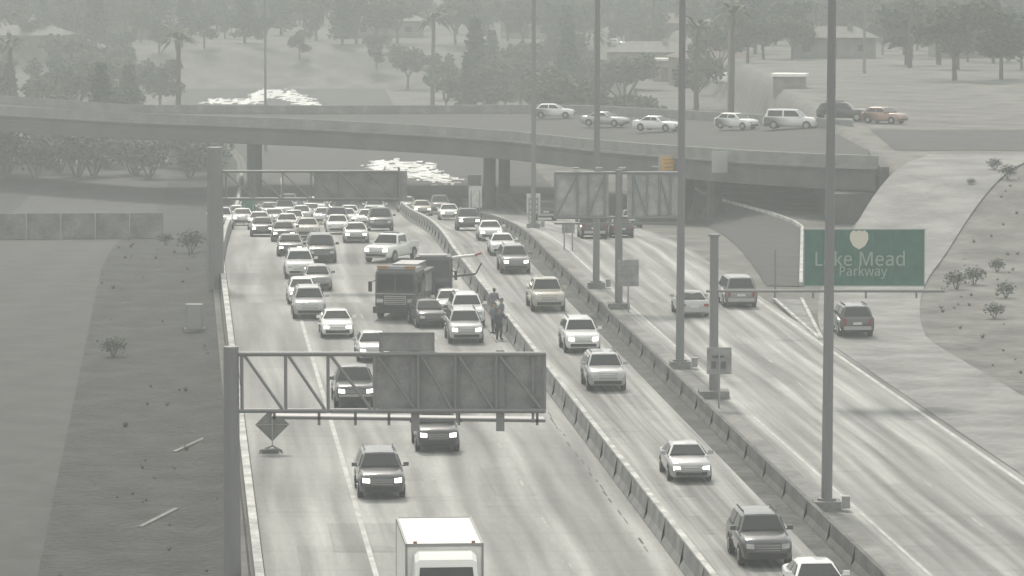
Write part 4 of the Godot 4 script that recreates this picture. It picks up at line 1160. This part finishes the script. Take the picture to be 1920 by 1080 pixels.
func recovery_truck() -> void:
	# stands right behind the emergency truck; only its right side shows past it
	var o := thing("recovery_truck", "dark recovery truck with white boom, half hidden right behind the emergency truck", "truck", Vector3(-4.75, 0, -256.4), 0.02)
	var dk: Material = mats["dark engine paint"]
	var gl: Material = mats["dark car glass"]
	var tr: Material = mats["dark trim"]
	var st := begin()
	var cs := func(z, yb, yt, w): return [Vector3(w, yb, z), Vector3(w, yt - 0.16, z), Vector3(w - 0.12, yt, z), Vector3(-w + 0.12, yt, z), Vector3(-w, yt - 0.16, z), Vector3(-w, yb, z)]
	ring(st, [cs.call(-2.2, 0.6, 3.12, 1.16), cs.call(-0.3, 0.6, 3.08, 1.16), cs.call(-0.05, 0.6, 1.75, 1.12), cs.call(0.0, 0.6, 1.6, 1.12)])
	obj("cab", st, dk, o)
	obj("windshield", pane(Vector3(-1.05, 1.82, -0.06), Vector3(1.05, 1.82, -0.06), Vector3(1.0, 2.92, -0.27), Vector3(-1.0, 2.92, -0.27), 0.08, 0.02), gl, o)
	st = begin(); box(st, Vector3(0, 3.16, -0.9), Vector3(1.7, 0.1, 0.8)); obj("roof_board", st, mat("pale roof board", lin(0.5, 0.5, 0.5), 0.4), o)
	st = begin(); box(st, Vector3(0, 1.15, 0.03), Vector3(1.3, 0.6, 0.06)); obj("grille", st, tr, o)
	st = begin(); box(st, Vector3(0, 0.65, 0.15), Vector3(2.3, 0.3, 0.35)); obj("bumper", st, tr, o)
	for s in [-1.0, 1.0]:
		st = begin(); box(st, Vector3(s * 0.88, 1.15, 0.03), Vector3(0.34, 0.22, 0.08)); obj("headlight", st, mats["headlight lens"], o)
		st = begin(); box(st, Vector3(s * 1.36, 2.0, 0.05), Vector3(0.18, 0.55, 0.12)); bar(st, Vector3(s * 1.1, 2.3, -0.1), Vector3(s * 1.34, 2.2, 0.05), 0.05, 0.05); obj("mirror", st, tr, o)
		var a := Vector3(s * 1.16, 1.8, -0.5); var b := Vector3(s * 1.16, 1.8, -1.5); var c := Vector3(s * 1.16, 2.7, -1.5); var d := Vector3(s * 1.16, 2.7, -0.6)
		obj("side_window", pane(a, b, c, d, 0.03, 0.02) if s > 0 else pane(b, a, d, c, 0.03, 0.02), gl, o)
		for z in [-0.9, -5.4]: wheel(o, Vector3(s * 1.0, 0.5, z), 0.5, 0.3)
	st = begin(); box(st, Vector3(0, 1.1, -4.4), Vector3(2.3, 0.9, 4.2)); obj("deck_bed", st, dk, o)
	st = begin(); box(st, Vector3(0, 0.6, -3.4), Vector3(0.9, 0.3, 6.2)); obj("chassis", st, tr, o)
	st = begin(); box(st, Vector3(0.5, 2.0, -3.0), Vector3(0.5, 1.6, 0.5)); obj("boom_mast", st, tr, o)
	st = begin(); tube(st, Vector3(0.5, 2.75, -3.0), Vector3(2.55, 3.0, -2.8), 0.09, 0.08, 8); obj("boom", st, mat("boom white", lin(0.75, 0.75, 0.73), 0.5), o)
	st = begin(); tube(st, Vector3(2.55, 3.0, -2.8), Vector3(2.95, 3.14, -2.75), 0.085, 0.07, 8); obj("boom_tip", st, mat("boom red", lin(0.35, 0.09, 0.08), 0.5), o)
	st = begin(); tube(st, Vector3(0.6, 1.6, -3.0), Vector3(2.6, 1.85, -2.8), 0.07, 0.06, 8); tube(st, Vector3(2.6, 1.85, -2.8), Vector3(2.95, 2.5, -2.85), 0.05, 0.05, 6); obj("lower_arm", st, tr, o)

# ------------------------------------------------------------------ people
func capsule(p: Vector3, a: Vector3, b: Vector3, ra: float, rb: float) -> float:
	var ab := b - a
	var t := clampf((p - a).dot(ab) / maxf(ab.length_squared(), 1e-9), 0.0, 1.0)
	return p.distance_to(a + ab * t) - lerpf(ra, rb, t)

func nets(st: SurfaceTool, bones: Array, cell: float, blend: float) -> void:
	# surface nets over tapered capsules [a, b, ra, rb] joined by a smooth minimum
	var lo := Vector3.INF
	var hi := -Vector3.INF
	for b in bones:
		var r: float = maxf(b[2], b[3]) + cell * 2.0
		for v in [b[0], b[1]]:
			lo = lo.min(v - Vector3.ONE * r); hi = hi.max(v + Vector3.ONE * r)
	var n := Vector3i(((hi - lo) / cell).ceil()) + Vector3i.ONE
	var f := PackedFloat32Array()
	f.resize(n.x * n.y * n.z)
	f.fill(1.0)
	for b in bones:
		var r: float = maxf(b[2], b[3]) + blend + cell * 2.0
		var i0 := Vector3i(((b[0].min(b[1]) - Vector3.ONE * r - lo) / cell).floor()).clamp(Vector3i.ZERO, n - Vector3i.ONE)
		var i1 := Vector3i(((b[0].max(b[1]) + Vector3.ONE * r - lo) / cell).ceil()).clamp(Vector3i.ZERO, n - Vector3i.ONE)
		for z in range(i0.z, i1.z + 1):
			for y in range(i0.y, i1.y + 1):
				for x in range(i0.x, i1.x + 1):
					var at := (z * n.y + y) * n.x + x
					var d := capsule(lo + Vector3(x, y, z) * cell, b[0], b[1], b[2], b[3])
					var o := f[at]
					var h := maxf(blend - absf(d - o), 0.0) / blend
					f[at] = minf(d, o) - h * h * blend * 0.25
	var vert := {}
	var off := [Vector3i(0, 0, 0), Vector3i(1, 0, 0), Vector3i(0, 1, 0), Vector3i(1, 1, 0), Vector3i(0, 0, 1), Vector3i(1, 0, 1), Vector3i(0, 1, 1), Vector3i(1, 1, 1)]
	var edges := [[0, 1], [2, 3], [4, 5], [6, 7], [0, 2], [1, 3], [4, 6], [5, 7], [0, 4], [1, 5], [2, 6], [3, 7]]
	for z in n.z - 1:
		for y in n.y - 1:
			for x in n.x - 1:
				var v := []
				var inside := 0
				for q in off:
					var s := f[((z + q.z) * n.y + y + q.y) * n.x + x + q.x]
					v.append(s)
					if s < 0: inside += 1
				if inside == 0 or inside == 8: continue
				var sum := Vector3.ZERO
				var c := 0
				for e in edges:
					var s0: float = v[e[0]]
					var s1: float = v[e[1]]
					if (s0 < 0) != (s1 < 0):
						sum += Vector3(off[e[0]]).lerp(Vector3(off[e[1]]), s0 / (s0 - s1)); c += 1
				vert[Vector3i(x, y, z)] = lo + (Vector3(x, y, z) + sum / c) * cell
	for p: Vector3i in vert:
		for ax in 3:
			var u := Vector3i.ZERO; u[(ax + 1) % 3] = 1
			var w := Vector3i.ZERO; w[(ax + 2) % 3] = 1
			var e := Vector3i.ZERO; e[ax] = 1
			var p1 := p + e
			var s0 := f[(p.z * n.y + p.y) * n.x + p.x]
			var s1 := f[(p1.z * n.y + p1.y) * n.x + p1.x]
			if (s0 < 0) == (s1 < 0) or not (vert.has(p - u) and vert.has(p - w) and vert.has(p - u - w)): continue
			if s0 < 0: quad(st, vert[p - u - w], vert[p - w], vert[p], vert[p - u])
			else: quad(st, vert[p - u - w], vert[p - u], vert[p], vert[p - w])

func make_person(pose: int, top: Color, legs: Color, hair: Color, vest: bool) -> Node3D:
	var o := Node3D.new()
	var J := {}
	# joints of a standing figure 1.76 m tall, facing +z
	J.pel = Vector3(0, 0.93, 0); J.chest = Vector3(0, 1.27, 0.0); J.neck = Vector3(0, 1.47, -0.01); J.head = Vector3(0, 1.63, 0.02)
	for s in [-1.0, 1.0]:
		var k := "l" if s < 0 else "r"
		J["sh" + k] = Vector3(s * 0.19, 1.40, 0); J["hip" + k] = Vector3(s * 0.095, 0.9, 0)
		J["kn" + k] = Vector3(s * 0.105, 0.49, 0.02); J["an" + k] = Vector3(s * 0.115, 0.09, -0.02); J["toe" + k] = Vector3(s * 0.14, 0.04, 0.15)
		J["el" + k] = Vector3(s * 0.26, 1.12, -0.03); J["wr" + k] = Vector3(s * 0.27, 0.88, 0.06)
	if pose == 1:      # one arm raised to point, weight on one leg
		J.elr = Vector3(0.33, 1.2, 0.17); J.wrr = Vector3(0.3, 1.28, 0.41); J.knl = Vector3(-0.13, 0.5, 0.08); J.anl = Vector3(-0.17, 0.09, 0.1); J.toel = Vector3(-0.22, 0.04, 0.26)
	elif pose == 2:    # walking
		J.knr = Vector3(0.1, 0.5, 0.17); J.anr = Vector3(0.11, 0.09, 0.24); J.toer = Vector3(0.12, 0.05, 0.41); J.knl = Vector3(-0.1, 0.48, -0.06); J.anl = Vector3(-0.11, 0.12, -0.3); J.toel = Vector3(-0.12, 0.04, -0.14)
		J.elr = Vector3(0.25, 1.12, -0.14); J.wrr = Vector3(0.25, 0.9, -0.13); J.ell = Vector3(-0.25, 1.13, 0.09); J.wrl = Vector3(-0.24, 0.95, 0.25)
	elif pose == 3:    # hands on hips
		J.elr = Vector3(0.37, 1.16, -0.09); J.wrr = Vector3(0.18, 1.0, 0.05); J.ell = Vector3(-0.37, 1.16, -0.09); J.wrl = Vector3(-0.18, 1.0, 0.05)
	var torso := [[J.pel, J.chest, 0.135, 0.15], [J.chest + Vector3(-0.06, 0.05, 0), J.chest + Vector3(0.06, 0.05, 0), 0.13, 0.13], [J.shl, J.shr, 0.068, 0.068], [J.pel + Vector3(-0.05, -0.03, -0.02), J.pel + Vector3(0.05, -0.03, -0.02), 0.12, 0.12]]
	var arms := []
	var lg := []
	var shoe := []
	var hands := []
	for k in ["l", "r"]:
		arms.append([J["sh" + k], J["el" + k], 0.055, 0.043]); arms.append([J["el" + k], J["wr" + k], 0.043, 0.028])
		lg.append([J["hip" + k], J["kn" + k], 0.085, 0.058]); lg.append([J["kn" + k], J["an" + k], 0.058, 0.04])
		shoe.append([J["an" + k] + Vector3(0, -0.035, -0.02), J["toe" + k], 0.05, 0.042])
		var wr: Vector3 = J["wr" + k]
		var dir: Vector3 = (wr - J["el" + k]).normalized()
		var side := dir.cross(Vector3(0, 0, 1) if absf(dir.z) < 0.8 else Vector3.UP).normalized()
		var nor := side.cross(dir).normalized()
		var h := [[wr, wr + dir * 0.075, 0.026, 0.03], [wr + dir * 0.05 - side * 0.018, wr + dir * 0.085 - side * 0.02, 0.022, 0.02], [wr + dir * 0.05 + side * 0.018, wr + dir * 0.085 + side * 0.02, 0.022, 0.02]]
		for i in 4:
			var b := wr + dir * 0.085 + side * (0.030 - 0.02 * i)
			var ln: float = [0.072, 0.08, 0.074, 0.058][i]
			var m := b + dir * ln * 0.5 + nor * 0.008
			h.append([b, m, 0.0098, 0.009]); h.append([m, m + (dir * 0.9 + nor * 0.5).normalized() * ln * 0.5, 0.009, 0.0078])
		var th := wr + dir * 0.025 + side * 0.03
		h.append([th, th + (dir * 0.7 + side * 0.55).normalized() * 0.045, 0.012, 0.0105]); h.append([th + (dir * 0.7 + side * 0.55).normalized() * 0.045, th + (dir * 0.95 + side * 0.6).normalized() * 0.08, 0.0105, 0.009])
		hands.append(h)
	var skin := mat("skin", lin(0.36, 0.22, 0.16), 0.6)
	var body := begin(); body.set_smooth_group(0)
	nets(body, torso + arms + lg + [[J.neck + Vector3(0, -0.05, -0.01), J.head + Vector3(0, -0.06, -0.02), 0.055, 0.05]], 0.026, 0.05)
	var hd: Vector3 = J.head
	nets(body, [[hd + Vector3(0, 0.03, -0.015), hd + Vector3(0, 0.01, -0.025), 0.092, 0.09], [hd + Vector3(0, -0.03, 0.025), hd + Vector3(0, -0.085, 0.045), 0.065, 0.038], [hd + Vector3(0, 0.0, 0.088), hd + Vector3(0, -0.03, 0.104), 0.011, 0.015], [hd + Vector3(-0.02, -0.064, 0.082), hd + Vector3(0.02, -0.064, 0.082), 0.009, 0.009], [hd + Vector3(-0.088, 0.01, -0.01), hd + Vector3(-0.09, -0.035, -0.005), 0.016, 0.011], [hd + Vector3(0.088, 0.01, -0.01), hd + Vector3(0.09, -0.035, -0.005), 0.016, 0.011]], 0.009, 0.018)
	for h in hands: nets(body, h, 0.006, 0.006)
	obj("body", body, skin, o)
	var grow := func(bones: Array, by: float) -> Array:
		var out := []
		for b in bones: out.append([b[0], b[1], b[2] + by, b[3] + by])
		return out
	var st := begin(); st.set_smooth_group(0)
	nets(st, grow.call(torso + arms, 0.018), 0.028, 0.05); obj("jacket", st, mat("cloth %s" % top, top, 0.9), o)
	st = begin(); st.set_smooth_group(0)
	nets(st, grow.call(lg + [torso[3]], 0.02), 0.028, 0.05); obj("trousers", st, mat("cloth %s" % legs, legs, 0.9), o)
	st = begin(); st.set_smooth_group(0)
	nets(st, shoe, 0.016, 0.02); obj("shoes", st, mat("shoe leather", lin(0.02, 0.02, 0.02), 0.7), o)
	st = begin(); st.set_smooth_group(0)
	nets(st, [[hd + Vector3(0, 0.052, -0.025), hd + Vector3(0, 0.03, -0.045), 0.093, 0.09], [hd + Vector3(0, 0.0, -0.06), hd + Vector3(0, -0.05, -0.06), 0.07, 0.05]], 0.012, 0.02); obj("hair", st, mat("hair %s" % hair, hair, 0.7), o)
	for s in [-1.0, 1.0]:
		var e := SphereMesh.new(); e.radius = 0.011; e.height = 0.022; e.radial_segments = 8; e.rings = 4; e.material = mat("eye", lin(0.03, 0.03, 0.03), 0.2)
		put("eye", e, o, hd + Vector3(s * 0.032, 0.008, 0.076))
	if vest:
		st = begin(); st.set_smooth_group(0)
		nets(st, grow.call([torso[0], torso[1]], 0.036), 0.028, 0.05); obj("vest", st, mat("dull vest", lin(0.12, 0.15, 0.16), 0.8), o)
	return o

func people() -> void:
	var spots := [
		[1, [-0.72, 238.2], 0.4, lin(0.06, 0.065, 0.08), lin(0.03, 0.032, 0.04), false, "person in dark clothes pointing, nearest the camera beside the barrier and the bright SUV"],
		[3, [-1.02, 241.6], -0.8, lin(0.08, 0.09, 0.1), lin(0.04, 0.045, 0.06), true, "person with hands on hips in a dull blue vest in the middle of the group"],
		[0, [-0.6, 244.2], -1.4, lin(0.13, 0.15, 0.17), lin(0.05, 0.05, 0.06), false, "person standing with arms down close against the barrier behind the others"],
		[2, [-1.05, 250.6], 2.6, lin(0.15, 0.155, 0.18), lin(0.05, 0.055, 0.08), false, "person in a bluish top walking away along the barrier, farthest of the group"]]
	for p in spots:
		var o := make_person(p[0], p[3], p[4], lin(0.03, 0.022, 0.018), p[5])
		o.name = numbered("person")
		add_child(o, true)
		o.position = Vector3(p[1][0], 0, -p[1][1])
		o.rotation.y = p[2]
		tag(o, p[6], "person", "people standing by the barrier")

# ------------------------------------------------------------------ houses beyond the overpass
func house(kind: int, at: Vector3, turn: float, w: float, d: float, h: float, wall: Material, roof: Material, label: String, group := "") -> void:
	var o := thing("house" if kind == 0 else "flat_building", label, "house" if kind == 0 else "building", at, turn, group)
	var st := begin(); box(st, Vector3(0, h / 2 - 0.5, 0), Vector3(w, h + 1.0, d)); var wl := obj("wall", st, wall, o)
	if kind == 0:
		st = begin()
		var e := 0.5
		var r := h + 0.32 * (d / 2 + e)
		var x := w / 2 + e
		var z := d / 2 + e
		var rx := x - z * 0.7
		var A := Vector3(-rx, r, 0); var B := Vector3(rx, r, 0)
		quad(st, Vector3(-x, h, z), Vector3(x, h, z), B, A); quad(st, Vector3(x, h, -z), Vector3(-x, h, -z), A, B)
		tri(st, Vector3(x, h, z), Vector3(x, h, -z), B); tri(st, Vector3(-x, h, -z), Vector3(-x, h, z), A)
		quad(st, Vector3(-x, h, -z), Vector3(x, h, -z), Vector3(x, h, z), Vector3(-x, h, z))
		var rf := obj("roof", st, roof, o)
		st = begin(); box(st, Vector3(w * 0.2, r - 0.2, d * 0.15), Vector3(0.7, 1.3, 0.7)); obj("chimney", st, wall, rf)
	else:
		st = begin(); box(st, Vector3(0, h + 0.15, 0), Vector3(w + 0.5, 0.3, d + 0.5)); obj("roof", st, roof, o)
		if w > 5.0:
			st = begin(); box(st, Vector3(w * 0.2, h + 0.8, 0), Vector3(1.8, 1.0, 1.8)); obj("roof_unit", st, mats["galvanised"], o)
	var glass: Material = mats["dark car glass"]
	var n := int(w / 3.2)
	for i in n:
		for fl in int(h / 2.7):
			var c := Vector3(-w / 2 + (i + 0.5) * w / n, 1.55 + 2.8 * fl, d / 2 + 0.01)
			if i == n / 2 and fl == 0:
				st = begin(); box(st, Vector3(c.x, 1.05, d / 2 + 0.01), Vector3(1.0, 2.1, 0.1)); obj("door", st, mat("house door", lin(0.14, 0.1, 0.07), 0.7), o)
			else:
				st = begin(); box(st, c, Vector3(1.4, 1.2, 0.06)); var wd := obj("window", st, mat("window frame", lin(0.22, 0.22, 0.21), 0.6), o)
				st = begin(); box(st, c + Vector3(0, 0, 0.03), Vector3(1.2, 1.0, 0.04)); obj("pane", st, glass, wd)

func neighbourhood() -> void:
	var r := RandomNumberGenerator.new()
	r.seed = 9
	var walls := [mottled("pale stucco", lin(0.24, 0.22, 0.19), 0.3, 6.0, 161, 0.9), mottled("tan stucco", lin(0.17, 0.15, 0.125), 0.3, 6.0, 162, 0.9), mottled("grey stucco", lin(0.18, 0.18, 0.17), 0.3, 6.0, 163, 0.9)]
	var roofs := [mottled("brown tile roof", lin(0.13, 0.1, 0.085), 0.3, 4.0, 164, 0.85), mottled("grey tile roof", lin(0.17, 0.165, 0.155), 0.3, 4.0, 165, 0.85)]
	var white := mottled("white roofing", lin(0.82, 0.82, 0.76), 0.08, 6.0, 166, 0.6)
	# the bright roofs that stand out
	house(1, spot(16.2, 905.0), 0.0, 9.5, 9, 4.0, walls[0], white, "far flat building with a bright roof strip near the top, left of the second pole")
	house(1, spot(30.6, 470.0), -0.2, 3.3, 3.0, 1.3, walls[0], white, "low shed with a white roof behind the white van on the right")
	house(1, spot(22.2, 618.0), -0.1, 3.4, 3.5, 3.0, walls[0], white, "tiny white roofed shed behind the tall pole right of the middle")
	house(1, spot(-61.0, 660.0), 0.3, 4.0, 4.0, 3.0, walls[0], white, "tiny white roofed shed far left beyond the bridge, left of the glaring pavement")
	# rows of houses in the haze
	var k := 0
	for row in 9:
		var d := 600.0 + row * 56.0
		var x := -0.15 * d + r.randf_range(-8, 4)
		while x < 0.14 * d:
			if r.randf() < 0.42 and (absf(x - mid(d) - 2.0) > 30.0 or d > 760.0):
				var tall := r.randf() < 0.12
				house(0, spot(x, d + r.randf_range(-8, 8)), r.randf_range(-0.5, 0.5), r.randf_range(9, 13), r.randf_range(8, 10), 5.6 if tall else 3.0, walls[k % 3], roofs[(k / 2) % 2], "two storey stucco house in the hazy streets beyond the overpass" if tall else "single storey stucco house in the hazy streets beyond the overpass", "two storey houses in the haze" if tall else "low houses in the haze")
				k += 1
			x += r.randf_range(17, 27)
	# glints: cars standing in the far streets
	var far_cars := [[4.0, 512.0, "white", "white car just behind the middle of the overpass parapet"], [-2.0, 575.0, "white", "white car far behind the overpass, well right of the glaring pavement"], [23.2, 690.0, "white", "white car in the hazy streets between the second and third pole"], [28.2, 560.0, "white", "white car under the trees right of the tall third pole"], [48.0, 690.0, "silver", "silver car among far trees between the thin pole and the nearest pole"], [52.0, 640.0, "white", "white car among far trees left of the nearest pole"], [66.0, 740.0, "white", "white car in the far streets near the upper right corner"], [-50.0, 610.0, "white", "white car in the far streets left of the glaring pavement"], [18.8, 760.0, "white", "white car in the haze right of the second pole, near the top"]]
	for c in far_cars:
		var key := "compact/%s/false" % c[2]
		if not is_instance_valid(protos.get(key)): protos[key] = make_car("compact", c[2], false)
		copy_of(protos[key], "hatchback_car", c[3], "car", spot(c[0], c[1], 0.02), 0.9, "cars in the far streets")
	for p in protos.values():
		if is_instance_valid(p): p.free()

# ------------------------------------------------------------------ plants
func leaves(st: SurfaceTool, r: RandomNumberGenerator, c: Vector3, s: Vector3, count: int, size: float) -> void:
	for i in count:
		var v := Vector3(r.randfn(), r.randfn(), r.randfn()).normalized() * pow(r.randf(), 0.45)
		var p := c + v * s
		var a := Vector3(r.randf_range(-1, 1), r.randf_range(-0.5, 0.5), r.randf_range(-1, 1)).normalized()
		var b := a.cross(Vector3(r.randf_range(-1, 1), r.randf_range(0.2, 1), r.randf_range(-1, 1))).normalized()
		var z := size * r.randf_range(0.6, 1.4)
		tri(st, p - a * z, p + b * z * 0.7, p + a * z)
		tri(st, p - a * z * 0.8, p + a * z * 0.9, p - b * z * 0.6 + a.cross(b) * z * 0.3)

func make_tree(kind: int, seed_: int) -> Node3D:
	var r := RandomNumberGenerator.new()
	r.seed = seed_
	var o := Node3D.new()
	var bark := mat("bark", lin(0.09, 0.07, 0.055), 0.95)
	var st := begin()
	var cr := begin()
	if kind == 0:     # broad desert tree
		tube(st, Vector3(0, -0.4, 0), Vector3(0.1, 1.8, 0), 0.22, 0.15, 7)
		for i in 6:
			var a := TAU * i / 6 + r.randf()
			var e := Vector3(cos(a) * r.randf_range(1.2, 2.4), r.randf_range(3.2, 5.2), sin(a) * r.randf_range(1.2, 2.4))
			tube(st, Vector3(0.1, 1.6, 0), e, 0.1, 0.04, 5)
			leaves(cr, r, e, Vector3(r.randf_range(1.0, 1.7), r.randf_range(0.7, 1.2), r.randf_range(1.0, 1.7)), 230, 0.26)
		leaves(cr, r, Vector3(0, 4.6, 0), Vector3(1.7, 1.3, 1.7), 260, 0.26)
	elif kind == 1:   # tall dark conifer
		tube(st, Vector3(0, -0.4, 0), Vector3(0, 9.0, 0), 0.2, 0.04, 7)
		for i in 12:
			var y := 1.2 + i * 0.66
			var w := 1.9 * (1.0 - i / 13.0) + 0.25
			for j in 4:
				var a := TAU * j / 4 + i * 0.7
				leaves(cr, r, Vector3(cos(a) * w * 0.5, y, sin(a) * w * 0.5), Vector3(w * 0.55, 0.45, w * 0.55), 40, 0.24)
	elif kind == 2:   # palm
		tube(st, Vector3(0, -0.4, 0), Vector3(0.15, 8.2, 0), 0.24, 0.17, 8)
		for i in 26:
			var a := TAU * i / 26 * 3.1
			var up := r.randf_range(-0.4, 1.1)
			var p0 := Vector3(0.15, 8.2, 0)
			var p1 := p0 + Vector3(cos(a) * 1.0, up, sin(a) * 1.0)
			var p2 := p1 + Vector3(cos(a) * 0.9, up - 0.8, sin(a) * 0.9)
			var s := Vector3(-sin(a), 0, cos(a)) * 0.22
			quad(cr, p0 - s * 0.2, p0 + s * 0.2, p1 + s, p1 - s)
			quad(cr, p1 - s, p1 + s, p2 + s * 0.2, p2 - s * 0.2)
	elif kind == 4:   # dense round street tree
		tube(st, Vector3(0, -0.4, 0), Vector3(0, 2.2, 0), 0.18, 0.12, 7)
		for i in 9:
			var e := Vector3(r.randf_range(-1.6, 1.6), r.randf_range(1.8, 4.8), r.randf_range(-1.6, 1.6))
			tube(st, Vector3(0, 1.6, 0), e, 0.08, 0.03, 5)
			leaves(cr, r, e, Vector3(r.randf_range(0.8, 1.3), r.randf_range(0.7, 1.1), r.randf_range(0.8, 1.3)), 190, 0.22)
	else:             # shrub
		for i in 5:
			var a := TAU * i / 5
			tube(st, Vector3(0, -0.1, 0), Vector3(cos(a) * 0.4, 0.7, sin(a) * 0.4), 0.03, 0.015, 5)
			leaves(cr, r, Vector3(cos(a) * 0.4, 0.65, sin(a) * 0.4), Vector3(0.45, 0.4, 0.45), 70, 0.07)
		leaves(cr, r, Vector3(0, 0.8, 0), Vector3(0.5, 0.4, 0.5), 90, 0.07)
	var green := mottled(["olive foliage", "dark needle foliage", "palm foliage", "sage foliage", "deep green foliage"][kind], [lin(0.075, 0.085, 0.05), lin(0.04, 0.055, 0.035), lin(0.07, 0.08, 0.045), lin(0.07, 0.08, 0.062), lin(0.055, 0.07, 0.045)][kind], 0.5, 5.0, 171 + kind, 0.8)
	green.backlight_enabled = true
	green.backlight = lin(0.03, 0.035, 0.015)
	obj("stem" if kind == 3 else "trunk", st, bark, o)
	obj("crown", cr, green, o)
	return o

func greenery() -> void:
	var r := RandomNumberGenerator.new()
	r.seed = 77
	var kinds := []
	for k in 5:
		var v := []
		for i in 3: v.append(make_tree(k, 100 + k * 10 + i))
		kinds.append(v)
	var names := ["broad_tree", "conifer_tree", "palm_tree", "shrub", "round_tree"]
	var labels := ["broad olive tree in the hazy belt of trees beyond the overpass", "tall dark conifer in the hazy belt of trees beyond the overpass", "slim palm in the hazy belt of trees beyond the overpass", "", "dense round crowned tree in the hazy belt of trees beyond the overpass"]
	var groups := ["broad trees in the haze", "conifers in the haze", "palms in the haze", "", "round trees in the haze"]
	var n := 0
	for row in 20:
		var d := 500.0 + row * 27.0
		var x := -0.145 * d
		while x < 0.14 * d:
			var dd := d + r.randf_range(-12, 12)
			var gap := absf(x - mid(dd) - 2.0) < 18.5 and dd < 705.0
			for c in CLEAR:   # the open spots where a car or a white roof shows between the trees
				var run: float = c[1] - dd
				if run > -3.0 and run < 60.0 and absf(x - c[0] * dd / c[1]) < 3.4: gap = true
			if r.randf() < 0.85 and not gap and not (x > -42 and x < -18 and dd < 562.0) and not (x > 26 and x < 48 and dd < 560.0):
				var q := r.randf()
				var k := 0 if q < 0.36 else (1 if q < 0.52 else (2 if q < 0.62 else 4))
				var o := copy_of(kinds[k][r.randi() % 3], names[k], labels[k], "tree", spot(x, dd), r.randf() * TAU, groups[k])
				o.scale = Vector3.ONE * r.randf_range(0.85, 1.6)
				n += 1
			x += r.randf_range(3.0, 8.0)
	for i in 34:  # bushes added so that the gap under the bridge reads dark
		var x := -68.0 + i * 1.3 + r.randf_range(-1, 1)
		var d := r.randf_range(470, 505)
		if x > mid(d) - 18.5: x = mid(d) - 18.5 - r.randf_range(0, 4)
		var o := copy_of(kinds[3][i % 3], names[3], "bush added to darken the gap below the left half of the overpass", "bush", spot(x, d), r.randf() * TAU, "bushes below the left half of the bridge")
		o.scale = Vector3.ONE * r.randf_range(3.0, 4.6)
	# shrubs on the left bank
	for i in 7:
		var d := r.randf_range(150, 330)
		var u := r.randf_range(-23.4, -17.6) if r.randf() < 0.6 else r.randf_range(-60.0, -39.0)
		var x := mid(d) + u
		if x < -0.155 * d: continue
		var o := copy_of(kinds[3][i % 3], "shrub", "low sage shrub on the dark gravel bank left of the freeway", "shrub", spot(x, d), r.randf() * TAU, "shrubs on the left bank")
		o.scale = Vector3.ONE * r.randf_range(0.6, 1.5)
	for i in 26:
		var d := r.randf_range(250, 330)
		var x := r.randf_range(24.0, 46.0) if d < 300 else r.randf_range(31.5, 52.0)
		if x < 0.088 * d + 4.0: continue
		var o := copy_of(kinds[3][i % 3], "shrub", "low sage shrub on the dirt bank right of the exit lane", "shrub", spot(x, d), r.randf() * TAU, "shrubs on the right bank")
		o.scale = Vector3.ONE * r.randf_range(0.5, 1.1)
	# dry weed tufts, too many and small to tell apart
	var tuft := begin()
	for i in 14:
		var a := r.randf() * TAU
		var b := Vector3(cos(a), 0, sin(a)) * 0.06
		var tip := Vector3(cos(a) * 0.24, r.randf_range(0.15, 0.4), sin(a) * 0.24)
		var s := Vector3(-sin(a), 0, cos(a)) * 0.035
		tri(tuft, b - s, b + s, tip)
	var tm := finish(tuft, mat("dry weed", lin(0.10, 0.095, 0.07), 0.9))
	for zone in [["weeds", "dry weed tufts scattered over the dark bank left of the freeway", 0], ["weeds", "dry weed tufts scattered over the dirt right of the exit lane", 1]]:
		var mm := MultiMesh.new()
		mm.transform_format = MultiMesh.TRANSFORM_3D
		mm.mesh = tm
		mm.instance_count = 140 if zone[2] == 0 else 300
		for i in mm.instance_count:
			var d := r.randf_range(140, 345)
			var x := 0.0
			if zone[2] == 0:
				x = mid(d) + (r.randf_range(-23.8, -16.8) if r.randf() < 0.5 else r.randf_range(-62.0, -38.4))
			else:
				d = r.randf_range(215, 345)
				x = mid(d) + 24.2 + r.randf() * 30.0 if d < 238 else 24.5 + 0.0013 * pow(d - 238.0, 2) + 0.05 * (d - 238.0) + pow(r.randf(), 1.3) * 30.0
			mm.set_instance_transform(i, Transform3D(Basis(Vector3.UP, r.randf() * TAU).scaled(Vector3.ONE * r.randf_range(0.35, 0.95)), spot(x, d, 0.01)))
		var mi := MultiMeshInstance3D.new()
		mi.multimesh = mm
		mi.name = numbered(zone[0])
		add_child(mi, true)
		tag(mi, zone[1], "weeds", "", "stuff")
	for v in kinds:
		for t in v: t.free()
